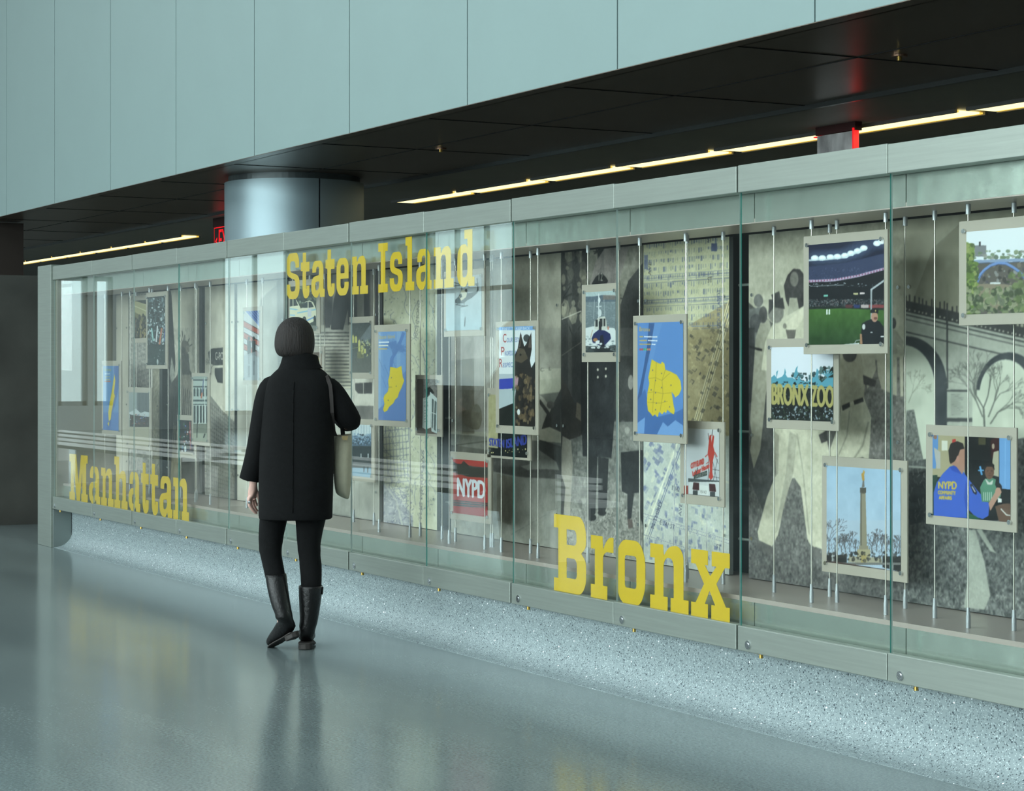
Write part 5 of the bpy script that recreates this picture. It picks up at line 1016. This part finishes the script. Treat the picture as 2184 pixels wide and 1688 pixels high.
def p_col(A):
    A.rect(1755, 985, 1930, 1240, (164, 194, 222), 1, (176, 196, 216)); A.noise(3, 40, 3); A.rect(1755, 1110, 1930, 1145, (186, 200, 216), .5)
    for (x, h_) in ((1768, 70), (1782, 30), (1795, 34), (1812, 40), (1825, 28), (1860, 34), (1870, 40), (1892, 30), (1912, 30), (1762, 60), (1918, 34), (1803, 30), (1880, 36)):
        A.tree(x, 1178, h_*.32, 1.57+A.rng.uniform(-.1, .1), 1.8, (84, 80, 82), 0, .8)
    A.strokes(260, 1763, 1150, 1922, 1185, 7, .9, [(96, 90, 90), (70, 68, 70)], (-2.2, -.9), .7)
    ST = (150, 140, 116); A.poly([(1835, 1050), (1846, 1050), (1849, 1165), (1834, 1165)], ST); A.rect(1835, 1050, 1838, 1165, (106, 98, 84)); A.rect(1834, 1041, 1847, 1052, (84, 78, 68)); A.rect(1835, 1052, 1846, 1054, (110, 100, 84)); A.poly([(1838, 1040), (1840, 1026), (1843, 1026), (1844, 1040)], (120, 116, 112)); A.poly([(1839, 1026), (1837, 1012), (1841, 1008), (1845, 1006), (1843, 1014), (1844, 1026)], (196, 150, 60)); A.line([(1842, 1004), (1842, 1014)], 2, (204, 160, 70))
    A.rect(1832, 1164, 1852, 1180, ST); A.rect(1828, 1172, 1856, 1200, (176, 164, 126)); A.poly([(1811, 1186), (1880, 1190), (1882, 1203), (1809, 1199)], (170, 162, 138)); A.rect(1836, 1184, 1848, 1200, (176, 156, 96))
    A.poly([(1755, 1184), (1806, 1184), (1806, 1204), (1755, 1200)], (40, 40, 40)); A.poly([(1882, 1186), (1930, 1188), (1930, 1222), (1882, 1210)], (44, 42, 42)); A.ell(1777, 1190, 4, 12, (176, 180, 180)); A.ell(1901, 1208, 4, 12, (184, 188, 188)); A.blobs(90, 1763, 1178, 1922, 1196, 1.4, 4, [(50, 48, 46), (80, 76, 70), (34, 34, 34)], .7)
    A.rect(1755, 1200, 1930, 1205, (120, 118, 116)); A.poly([(1755, 1194), (1930, 1221), (1930, 1240), (1755, 1230)], (96, 66, 58)); A.line([(1755, 1196), (1930, 1222)], 1.6, (60, 50, 48))
panel(1752.8, 1934.5, 972.5, 1219, 'B', (1763, 1921, 993.5, 1199.5), 'photo of a tall stone monument column with a gilded figure on top', p_col)
def p_bridge(A):
    A.rect(2050, 470, 2330, 720, (226, 232, 238)); A.rect(2079, 524, 2104, 548, (126, 128, 132)); A.rect(2088, 516, 2092, 526, (70, 70, 74)); A.blobs(120, 2070, 536, 2320, 552, 2, 6, [(110, 130, 96), (136, 150, 116), (90, 104, 84), (150, 150, 140)], .85, .7)
    A.rect(2060, 560, 2330, 700, (96, 90, 84)); A.blobs(200, 2075, 565, 2320, 640, 2, 5, [(60, 56, 56), (130, 118, 106), (150, 150, 150), (84, 80, 90)], .8)
    A.poly([(2061, 556), (2330, 546), (2330, 553), (2061, 562)], (136, 156, 190)); A.line([(2061, 563), (2330, 554)], 1.5, (70, 84, 112))
    pts = [(2084, 602), (2090, 588), (2100, 576), (2114, 566), (2130, 561), (2145, 562), (2160, 570), (2174, 580), (2190, 598), (2210, 630)]; A.line(pts, 6, (110, 144, 206)); A.line([(x, y+3) for x, y in pts], 1.2, (60, 84, 140))
    A.poly([(2084, 606), (2100, 605), (2140, 606), (2180, 612), (2180, 660), (2084, 660)], (140, 126, 106)); A.rect(2130, 616, 2164, 640, (140, 130, 120)); A.rect(2112, 602, 2134, 606, (210, 214, 214))
    GRN = [(96, 122, 52), (126, 148, 70), (70, 90, 44), (150, 160, 90), (84, 100, 60)]
    A.blobs(260, 2058, 520, 2076, 680, 3, 7, GRN, .9); A.blobs(300, 2064, 560, 2084, 680, 2, 6, GRN, .9); A.blobs(520, 2062, 612, 2320, 680, 2.5, 7, [(96, 112, 72), (126, 136, 96), (66, 78, 56), (150, 152, 120), (104, 110, 90)], .85); A.blobs(160, 2150, 585, 2320, 680, 3, 7, [(96, 112, 66), (120, 134, 84), (66, 78, 52)], .85)
panel(2045, 2320, 473, 695, 'F', (2061, 2296, 495, 671), 'sunny photo of an arched blue bridge above trees, cut by the right frame edge', p_bridge)
def p_comm(A):
    A.rect(1985, 920, 2160, 1110, (16, 18, 20)); A.rect(1985, 920, 2058, 1018, (170, 160, 124)); A.poly([(1988, 928), (2001, 928), (2001, 955), (1996, 1000), (1988, 1000)], (90, 140, 200)); A.ell(1995, 933, 4, 5, (150, 110, 90)); A.rect(2009, 941, 2021, 962, (214, 212, 196)); A.rect(2031, 938, 2039, 946, (190, 50, 44)); A.poly([(1992, 955), (2006, 965), (2006, 1000), (1998, 1000)], (178, 176, 170)); A.rect(1985, 1014, 2000, 1110, (30, 60, 44))
    A.poly([(2131, 930), (2158, 932), (2158, 1045), (2131, 1042)], (104, 156, 214)); A.line([(2144, 934), (2143, 1042)], 2, (120, 172, 226)); A.rect(2087, 934, 2102, 950, (70, 66, 40)); A.poly([(2112, 940), (2130, 930), (2130, 962), (2114, 980)], (60, 24, 26)); A.poly([(2119, 965), (2130, 962), (2130, 1018), (2117, 1014), (2116, 985)], (176, 170, 146)); A.ell(2118, 953, 3, 6, (170, 150, 130))
    # officer seen from behind
    A.poly([(1992, 1090), (1992, 1050), (1998, 1030), (2012, 1010), (2026, 996), (2050, 1000), (2064, 1020), (2086, 1048), (2104, 1068), (2110, 1074), (2108, 1100), (2096, 1107), (2080, 1102), (2064, 1085), (2064, 1106), (1992, 1100)], (52, 92, 204)); A.poly([(2060, 1025), (2068, 1040), (2066, 1090), (2062, 1100), (2056, 1060)], (40, 76, 180)); A.poly([(2026, 996), (2040, 992), (2054, 1006), (2050, 1012), (2030, 1004)], (40, 74, 180))
    A.poly([(2026, 990), (2024, 965), (2028, 948), (2040, 942), (2052, 946), (2058, 960), (2058, 1000), (2052, 1012), (2040, 996)], (176, 128, 106)); A.poly([(2025, 985), (2023, 962), (2028, 947), (2042, 942), (2054, 947), (2057, 958), (2048, 960), (2044, 972), (2036, 985), (2028, 990)], (42, 36, 34)); A.ell(2043, 980, 3, 7, (190, 134, 116))
    A.bold('NYPD', [(2002, 1028), (2040, 1028), (2040, 1044), (2002, 1042)], (206, 180, 70)); A.bold('COMMUNITY', [(2001, 1047), (2038, 1048), (2038, 1056), (2001, 1054)], (196, 172, 80)); A.bold('AFFAIRS', [(2003, 1058), (2030, 1059), (2030, 1066), (2003, 1065)], (196, 172, 80))
    A.poly([(2068, 1034), (2073, 1032), (2084, 1050), (2082, 1056), (2076, 1052)], (30, 34, 54)); A.line([(2073, 1038), (2080, 1050)], 2.4, (180, 184, 190))
    # child
    A.poly([(2090, 1040), (2098, 1024), (2112, 1018), (2126, 1024), (2136, 1040), (2134, 1060), (2118, 1072), (2094, 1070)], (84, 140, 112)); A.poly([(2124, 1022), (2136, 1036), (2138, 1052), (2128, 1048), (2122, 1034)], (24, 24, 26)); A.ell(2110, 1006, 10, 17, (112, 76, 58)); A.poly([(2099, 1006), (2100, 992), (2110, 984), (2120, 992), (2121, 1004), (2116, 996), (2104, 996)], (30, 26, 26)); A.line([(2105, 1005), (2108, 1005)], 1.3, (40, 26, 24)); A.line([(2113, 1005), (2117, 1005)], 1.3, (40, 26, 24)); A.line([(2108, 1015), (2113, 1015)], 1.4, (90, 44, 44)); A.ell(2111, 1010, 1.3, 1.6, (90, 58, 46))
    A.poly([(2100, 1020), (2110, 1030), (2118, 1024), (2116, 1034), (2106, 1034)], (206, 206, 196)); A.line([(2090, 995), (2094, 1014)], 4, (88, 160, 220)); A.line([(2086, 1004), (2098, 1004)], 3, (88, 160, 220))
    for k in range(5): A.line([(2098+k*4, 1050), (2098+k*4, 1068)], 1.4, (190, 206, 190))
    A.poly([(2108, 1074), (2122, 1050), (2132, 1040), (2136, 1050), (2126, 1066), (2112, 1090)], (186, 138, 116)); A.ell(2128, 1050, 6, 10, (190, 142, 120)); A.poly([(2128, 1062), (2136, 1064), (2136, 1072), (2128, 1072)], (222, 222, 220)); A.poly([(2122, 1080), (2140, 1074), (2160, 1074), (2160, 1115), (2130, 1112)], (104, 74, 58)); A.line([(2134, 1085), (2146, 1098), (2158, 1100)], 2.4, (214, 212, 206)); A.poly([(2062, 1092), (2080, 1100), (2092, 1108), (2062, 1108)], (40, 90, 60))
panel(1974.5, 2168, 906, 1118, 'M', (1989, 2155, 928.5, 1099.5), 'photo of an officer in a blue NYPD Community Affairs jacket with a child', p_comm)
# ================================================================= the person walking away
PD = F_PX*H/(1385-HY)                      # distance of the standing foot along the view
RV = Vector((Ss, Cc, 0)); FV = Vector((-Cc, Ss, 0)); MPP = PD/F_PX
def pp(px, py, dd=0.):
    """point at photo position (px,py), dd metres beyond the person's depth"""
    return atd(px, py, PD)+FV*dd
root = atd(652, 1385, PD); root.z = 0
person = thing('person', 'person seen from behind in black coat, jeans and tall boots, walking past the glass', 'person', root)
def ell_ring(px0, px1, py, b, dd=0., n=36, tilt=0., ex=2.3, py1=None, wob=0., ph=0.):
    """horizontal-ish oval ring between px0 and px1 (photo), b = half depth in metres"""
    c = pp((px0+px1)/2, py if py1 is None else (py+py1)/2, dd); a = abs(px1-px0)/2*MPP; out = []
    slope = 0 if py1 is None else (py1-py)/2*MPP
    for i in range(n):
        t = 2*math.pi*i/n; ct, st = math.cos(t), math.sin(t)
        u = math.copysign(abs(ct)**(2/ex), ct); v = math.copysign(abs(st)**(2/ex), st)
        k = 1+wob*math.sin(5*t+ph)
        out.append(c+RV*a*u*k+FV*b*v*k+Vector((0, 0, -slope*u+tilt*v)))
    return out
# --- body: one continuous skinned surface
def skin_body(name, verts, edges, radii, rootv, m, parent, sub=2):
    me = bpy.data.meshes.new(name); pl = Vector(world_loc(parent))
    me.from_pydata([tuple(Vector(v)-pl) for v in verts], edges, []); o = bpy.data.objects.new(name, me); COL.objects.link(o)
    md = o.modifiers.new('skin', 'SKIN'); md.use_smooth_shade = True
    for i, r in enumerate(radii):
        sv = me.skin_vertices[0].data[i]; sv.radius = (r, r) if not isinstance(r, tuple) else r; sv.use_root = (i == rootv)
    ms = o.modifiers.new('sub', 'SUBSURF'); ms.levels = sub; ms.render_levels = sub
    bpy.context.view_layer.update()
    nm = bpy.data.meshes.new_from_object(o.evaluated_get(bpy.context.evaluated_depsgraph_get()))
    bpy.data.objects.remove(o); nm.name = name; nm.materials.clear(); nm.materials.append(m)
    for p in nm.polygons: p.use_smooth = True
    o = bpy.data.objects.new(name, nm); COL.objects.link(o); o.parent = parent; return o
fd0 = (pp(576, 1366, .10)-pp(628, 1328, -.05)).normalized()
def heelp_(k): return pp(621, 1334, -.07)+fd0*k
V, E, R = [], [], []
def add(p, r, link_to=None):
    V.append(p); R.append(r)
    if link_to is not None: E.append((link_to, len(V)-1))
    return len(V)-1
pel = add(pp(627, 1040, .02), (.14, .10)); sp1 = add(pp(630, 950, .02), (.12, .09), pel); ch = add(pp(634, 860, .02), (.14, .095), sp1)
nb = add(pp(634, 800, .02), (.06, .055), ch); n1 = add(pp(631, 765, .02), (.05, .05), nb); h0 = add(pp(628, 745, .035), (.065, .08), n1); h1 = add(pp(628, 720, .04), (.078, .092), h0); h2 = add(pp(628, 696, .03), (.06, .07), h1)
nose = add(pp(620, 738, .135), .014, h0)
lh = add(pp(586, 1060, 0), .060, pel); lk = add(pp(577, 1175, .0), .040, lh); la = add(pp(606, 1306, -.075), .028, lk); lt = add(heelp_(.09), .02, la)
rh = add(pp(662, 1060, 0), .060, pel); rk = add(pp(660, 1185, .01), .040, rh); ra = add(pp(656, 1335, .0), .028, rk); rt = add(pp(653, 1358, .10), .02, ra)
ls = add(pp(582, 822, .02), .055, ch); le = add(pp(556, 930, 0), .042, ls); lw = add(pp(538, 1034, .03), (.027, .02), le)
rs = add(pp(690, 822, .03), .055, ch); re = add(pp(752, 905, .02), .042, rs); rw = add(pp(722, 905, .20), .028, re); rp = add(pp(706, 880, .27), (.035, .02), rw)
# left hand: relaxed, back of the hand outward, fingers slightly curled towards the coat
pm = add(pp(535.5, 1052, .045), (.034, .017), lw); 
def finger(base, pts, r0):
    prev = base
    for k, p in enumerate(pts): prev = add(p, r0*(1-.10*k), prev)
finger(pm, [pp(529, 1066, .02), pp(530.5, 1079, .02), pp(537, 1090, .03), pp(543.5, 1097, .042)], .0088)     # little / ring side, nearest
finger(pm, [pp(531.5, 1068, .045), pp(533, 1082, .048), pp(539, 1092, .058), pp(545, 1098.5, .068)], .0092)
finger(pm, [pp(535, 1068, .068), pp(537, 1080, .074), pp(541, 1089, .084), pp(545, 1094, .094)], .0092)
finger(pm, [pp(538, 1066, .088), pp(540, 1076, .098), pp(543, 1083, .106)], .0090)
th = add(pp(544, 1050, .055), .0115, pm); t2 = add(pp(548.5, 1061, .06), .010, th); t3 = add(pp(550.5, 1072, .062), .0088, t2); t4 = add(pp(550.5, 1079, .062), .0075, t3)
# right hand gripping the bag strap in front of the shoulder
for k in range(4): finger(rp, [pp(704-3*k, 872+4*k, .285), pp(697-3*k, 876+4*k, .275), pp(695-2*k, 882+4*k, .262)], .0088)
finger(rp, [pp(712, 868, .275), pp(706, 858, .27), pp(700, 855, .268)], .0095)
skin_body('body', V, E, R, pel, SKIN, person)
# --- ring and ear studs
q = MB(); q.cyl(pp(527.5, 1073, .019), pp(532.2, 1071.8, .021), .0095, n=14, cap=True); q.build('finger_ring', CHROME, parent=person)
for (x, y, dd) in ((603.5, 753.5, -.005), (653.5, 750.5, -.01)):
    q = MB(); q.cyl(pp(x-1.2, y, dd), pp(x+1.2, y+1.5, dd-.006), .0055, n=10); q.build('earring', CHROME, parent=person)
# --- coat torso
rows = [ # left px, right px, py, half depth, depth offset
 (553, 709, 1107, .175, .0), (552.5, 709, 1090, .178, .0), (552, 710, 1040, .175, .0), (553, 711.5, 990, .168, .0), (555, 712, 940, .160, .0), (558, 712.5, 900, .152, .0),
 (561, 713, 860, .146, .0), (564, 713, 832, .140, .005), (568, 711, 814, .128, .01), (577, 701, 801, .110, .015), (588, 690, 791, .092, .02), (595, 681, 783, .080, .022)]
rings = [ell_ring(a, b, y, d, dd, 44, ex=2.5, wob=.006 if y > 900 else 0, ph=y*.02) for a, b, y, d, dd in rows]
hem_in = [ell_ring(556, 706, 1106.5, .168, 0, 44, ex=2.5), ell_ring(560, 700, 1085, .16, 0, 44, ex=2.5)]
q = MB(); q.loft(hem_in[::-1]+rings)
coat = q.build('coat', CLOTH, parent=person, smooth=True, sub=1)
# centre back seam, slightly raised
q = MB(); pts = [pp(632+(y-800)*.0, y, -d-.0015+dd) for a, b, y, d, dd in rows[1:9]]
for a_, b_ in zip(pts[:-1], pts[1:]): q.cyl(a_, b_, .0022, n=6)
q.build('back_seam', CLOTH, parent=coat, smooth=True)
# stand collar, open flare
q = MB()
cr_ = [(589, 688, 792, .088, .02, 786), (597, 680.5, 779, .082, .022, 778), (600, 678, 766, .080, .026, 762), (603.5, 677.5, 756, .080, .03, 760), (606, 675, 755.5, .075, .03, 759), (605, 674, 770, .072, .03, 768)]
q.loft([ell_ring(a, b, y, d, dd, 40, ex=2.2, tilt=-.012 if y < 775 else 0, py1=y1) for a, b, y, d, dd, y1 in cr_], cap=False)
q.build('collar', CLOTH, parent=coat, smooth=True, sub=1)
# sleeves
def tube(path, n=22, cap=True):
    """path: (centre, half width, half depth); rings perpendicular to the run of the path"""
    rings = []
    for i, (c, a, b) in enumerate(path):
        p0 = path[max(0, i-1)][0]; p1 = path[min(len(path)-1, i+1)][0]; t = (p1-p0).normalized()
        u = (FV.cross(t)).normalized(); 
        if u.length < .1: u = RV
        v = t.cross(u).normalized()
        rings.append([c+u*a*math.cos(2*math.pi*k/n)+v*b*math.sin(2*math.pi*k/n) for k in range(n)])
    return rings
q = MB()
q.loft(tube([(pp(594, 818, .02), .045, .05), (pp(582, 822, .01), .066, .07), (pp(572, 842, .005), .066, .072), (pp(563, 880, .0), .060, .068), (pp(556, 920, .0), .057, .064), (pp(548, 965, .01), .056, .06), (pp(539, 1000, .02), .056, .056), (pp(531, 1022, .03), .0525, .054), (pp(530.3, 1024.5, .03), .053, .054), (pp(530, 1025.5, .03), .052, .053), (pp(530.2, 1025, .03), .045, .045), (pp(538, 1005, .02), .044, .044)]))
q.build('sleeve', CLOTH, parent=coat, smooth=True, sub=1)
q = MB(); q.loft(tube([(pp(527, 1022.5, .03), .046, .05), (pp(531, 1027, .03), .044, .048), (pp(536, 1031.5, .032), .030, .036), (pp(536, 1028, .03), .02, .03)])); 
q = MB()
q.loft(tube([(pp(684, 822, .03), .045, .05), (pp(696, 826, .02), .064, .07), (pp(712, 845, .015), .066, .07), (pp(729, 872, .01), .064, .066), (pp(744, 894, .015), .060, .06), (pp(750, 905, .05), .056, .056), (pp(744, 905, .10), .050, .052), (pp(730, 902, .16), .044, .046), (pp(716, 893, .22), .040, .040), (pp(715, 892, .222), .030, .030)]))
q.build('sleeve', CLOTH, parent=coat, smooth=True, sub=1)
# --- trousers
def leg(rows, ph):
    q = MB(); q.loft([ell_ring(a, b, y, d, dd, 28, wob=.02 if 1140 < y < 1200 else .006, ph=ph+y*.31) for a, b, y, d, dd in rows]); return q
lrow = [(556, 622, 1075, .085, .01), (553.5, 613, 1105, .078, .01), (552, 609, 1125, .073, .012), (551, 604, 1143, .068, .015), (550.5, 602.5, 1157, .066, .015), (552.5, 601, 1165, .063, .012), (551.5, 600.5, 1172, .064, .01), (554.5, 600, 1183, .060, .005), (557, 602, 1192, .056, .0), (562, 606, 1210, .052, -.015), (567, 610.5, 1228, .048, -.03), (571, 611, 1245, .044, -.04)]
rrow = [(625, 703, 1075, .085, .0), (630, 696, 1105, .08, .0), (631.5, 689, 1130, .075, .005), (632, 685, 1150, .068, .01), (634.5, 682.5, 1166, .066, .012), (633.5, 683.5, 1174, .064, .014), (637, 682.5, 1186, .060, .014), (638.5, 685, 1200, .058, .012), (638, 686, 1208, .058, .01), (641, 686, 1225, .056, .005), (641.5, 686, 1250, .052, .0), (645, 684, 1268, .046, .0)]
t1 = leg(lrow, 0); t2_ = leg(rrow, 2); t1.add(t2_.v, t2_.f); t1.build('jeans', DENIM, parent=person, smooth=True, sub=1)
# --- boots
def boot(shaft, foot, sole, heel, ex_top):
    q = MB(); inner = [(a+3, b-3, y, d-.007, dd) for a, b, y, d, dd in shaft[:2]][::-1]
    rr = [ell_ring(a, b, y, d, dd, 26, ex=2.1, py1=y+ex_top if i == 0 else None, wob=.012 if i > 3 else 0, ph=y) for i, (a, b, y, d, dd) in enumerate(shaft)]
    q.loft([ell_ring(a, b, y+4, d, dd, 26, ex=2.1) for a, b, y, d, dd in inner]+rr+foot)
    b = q.build('boot', LEATH, parent=person, smooth=True, sub=1)
    s = MB(); sole(s); s.build('sole', SOLE, parent=b, smooth=False, bevel=.003); s = MB(); heel(s); s.build('heel', SOLE, parent=b, bevel=.003)
    return b
# left boot: lifted, toe still low, heel kicked to the right
def oring(c, u, a, v, b, n=26, ex=2.2):
    out = []
    for i in range(n):
        t = 2*math.pi*i/n; ct, st = math.cos(t), math.sin(t)
        out.append(c+u*a*math.copysign(abs(ct)**(2/ex), ct)+v*b*math.copysign(abs(st)**(2/ex), st))
    return out
fdir = (pp(576, 1366, .10)-pp(628, 1328, -.05)).normalized()
fup = (FV*.38+RV*-.45+Vector((0, 0, .78))); fup = (fup-fdir*fup.dot(fdir)).normalized(); fsd = fdir.cross(fup).normalized()
shL = [(567, 612, 1222, .060, -.03), (569.5, 615, 1240, .060, -.04), (574, 618, 1260, .059, -.055), (580, 622, 1280, .055, -.07), (586, 625, 1297, .050, -.08), (591.5, 628, 1306, .047, -.085), (590.5, 628.5, 1311, .047, -.085), (593, 629, 1317, .044, -.085)]
heelp = pp(621, 1334, -.07)
nf = -fup
ftL = [oring(heelp+fdir*.004+fup*.018, (-fdir*.75-fup*.66).normalized(), .058, fsd, .042), oring(heelp+fdir*.055+fup*.012, nf, .046, fsd, .041), oring(heelp+fdir*.105+fup*.0, nf, .036, fsd, .043), oring(heelp+fdir*.155-fup*.006, nf, .027, fsd, .044), oring(heelp+fdir*.195-fup*.012, nf, .019, fsd, .033), oring(heelp+fdir*.215-fup*.016, nf, .009, fsd, .014)]
def soleL(s):
    rs_ = []
    for (k, w_) in ((-.026, .026), (-.012, .034), (.03, .033), (.07, .030), (.12, .042), (.165, .042), (.20, .030), (.222, .012)):
        dz = -.036 if k < .05 else -.034; c = heelp+fdir*k+fup*dz
        rs_.append([c-fsd*w_-fup*.003, c+fsd*w_-fup*.003, c+fsd*w_+fup*.004, c-fsd*w_+fup*.004])
    s.loft(rs_)
def heelL(s):
    s.loft([[heelp+fdir*k+fsd*w_*sg-fup*z for (k, w_, sg) in ((-.026, .022, -1), (-.032, .0, 1), (-.026, .022, 1), (.006, .032, 1), (.03, .031, 1), (.03, .031, -1), (.006, .032, -1))] for z in (.036, .062)])
boot(shL, ftL, soleL, heelL, -5)
# right boot: standing flat
c0 = pp(652, 1385, .0); c0.z = 0; WD = (FV-RV*.06).normalized(); SD = WD.cross(Vector((0, 0, 1))).normalized(); UP = Vector((0, 0, 1))
shR = [(636.5, 689, 1247, .062, .0), (637, 687.5, 1262, .062, .0), (638, 684.5, 1285, .059, .0), (639, 681, 1308, .055, .0), (640, 678, 1324, .051, .0), (638, 676.5, 1332, .050, .0), (637.5, 673.5, 1339, .047, .0), (640, 672, 1345, .045, .0), (639.5, 671, 1352, .045, .005)]
ftR = [oring(c0+UP*.070+WD*.03, SD, .040, (UP*.5+WD*.85).normalized(), .052), oring(c0+UP*.064+WD*.075, SD, .041, UP, .046), oring(c0+UP*.054+WD*.125, SD, .044, UP, .034), oring(c0+UP*.045+WD*.175, SD, .043, UP, .026), oring(c0+UP*.036+WD*.215, SD, .032, UP, .019), oring(c0+UP*.030+WD*.235, SD, .012, UP, .009)]
def soleR(s):
    s.loft([[c0+WD*k-SD*w_+UP*z0, c0+WD*k+SD*w_+UP*z0, c0+WD*k+SD*w_+UP*(z0+.010), c0+WD*k-SD*w_+UP*(z0+.010)] for (k, w_, z0) in ((-.038, .022, .026), (-.02, .036, .026), (.03, .034, .026), (.07, .031, .016), (.11, .042, .006), (.165, .045, .003), (.21, .034, .008), (.243, .012, .014))])
def heelR(s):
    s.loft([[c0+WD*k+SD*w_*sg+UP*z for (k, w_, sg) in ((-.036, .022, -1), (-.043, 0, 1), (-.036, .022, 1), (-.01, .035, 1), (.03, .033, 1), (.03, .033, -1), (-.01, .035, -1))] for z in (.002, .030)])
boot(shR, ftR, soleR, heelR, 0)
q = MB(); q.cyl(pp(689, 1252, -.01), pp(687.5, 1268, -.012), .004, n=8); q.build('pull_strap', LEATH, parent=person)
# --- hair: chin-length bob
q = MB()
hr = [(599, 661, 763, .060, .02), (590, 666, 757, .078, .02), (585.5, 669, 746, .088, .02), (584.3, 670, 736, .094, .022), (585, 669.8, 722, .098, .024), (587.5, 668, 708, .096, .026), (593, 663, 695, .086, .026), (602, 655, 685, .066, .026), (613, 645, 678.5, .040, .026), (622, 636, 676.2, .016, .026)]
rg_ = []
for a, b, y, d, dd in hr:
    r_ = ell_ring(a, b, y, d, dd, 48, ex=2.15)
    c_ = sum(r_, Vector())/48
    rg_.append([c_+(p-c_)*(1+.010*math.sin(i*3.1+y*.05)+.006*math.sin(i*7.3)) for i, p in enumerate(r_)])
# open the face side (far from the camera) a little by pulling it back
for k, ring in enumerate(rg_[:6]):
    for i, p in enumerate(ring):
        t = 2*math.pi*i/48
        if math.sin(t) > .55: ring[i] = p-FV*.045*(math.sin(t)-.55)/.45
q.loft(rg_); q.build('hair', HAIR, parent=person, smooth=True, sub=1)
# --- canvas tote on the right shoulder
tb = pp(722, 1000, .14)
tote = thing('tote_bag', 'pale canvas tote bag hanging at the right side of the walking person', 'bag', (tb.x, tb.y, tb.z-.2))
rr = []
for (a, b, y, y1, d) in ((713, 739, 1060, 1073, .02), (709, 741, 1050, 1062, .09), (706, 744, 1005, 1008, .115), (706, 745, 965, 962, .10), (706, 744.5, 930, 927, .07), (708, 743, 929, 926, .064), (709, 741, 960, 960, .05)):
    rr.append(ell_ring(a, b, y, d, .15, 26, ex=3, py1=y1, wob=.02, ph=y*.1))
q = MB(); q.loft(rr); q.build('bag_body', CANVAS, parent=tote, smooth=True, sub=1)
q = MB(); q.box(0, 0, 0, 0, 0, 0); q = MB(); q.loft([[pp(727, 931, .045), pp(741, 931, .05), pp(741, 931, .052), pp(727, 931, .047)], [pp(729, 939, .040), pp(739, 940, .045), pp(739, 940, .047), pp(729, 939, .042)]]); q.build('label_tab', mat('tab_tan', (170, 150, 104), .7), parent=tote)
STR = mat('strap_webbing', (120, 116, 104), .8)
pts = [pp(728, 930, .10), pp(722, 900, .20), pp(708, 850, .155), pp(703, 822, .10), pp(699, 806, .05), pp(695, 799.5, .0), pp(697, 803, -.045), pp(702, 812, -.065), pp(706, 822, -.070), pp(708.5, 845, -.075), pp(710, 880, -.07), pp(711, 920, -.0), pp(712, 931, .08)]
q = MB(); rings = []
for i, p in enumerate(pts):
    t = (pts[min(i+1, len(pts)-1)]-pts[max(i-1, 0)]).normalized(); nrm = t.cross(RV).normalized() if abs(t.dot(RV)) < .95 else FV; sd = t.cross(nrm).normalized()
    rings.append([p+sd*.011+nrm*.0015, p-sd*.011+nrm*.0015, p-sd*.011-nrm*.0015, p+sd*.011-nrm*.0015])
q.loft(rings); q.build('strap', mat('strap_dark', (40, 34, 32), .7), parent=tote, smooth=False, sub=0)
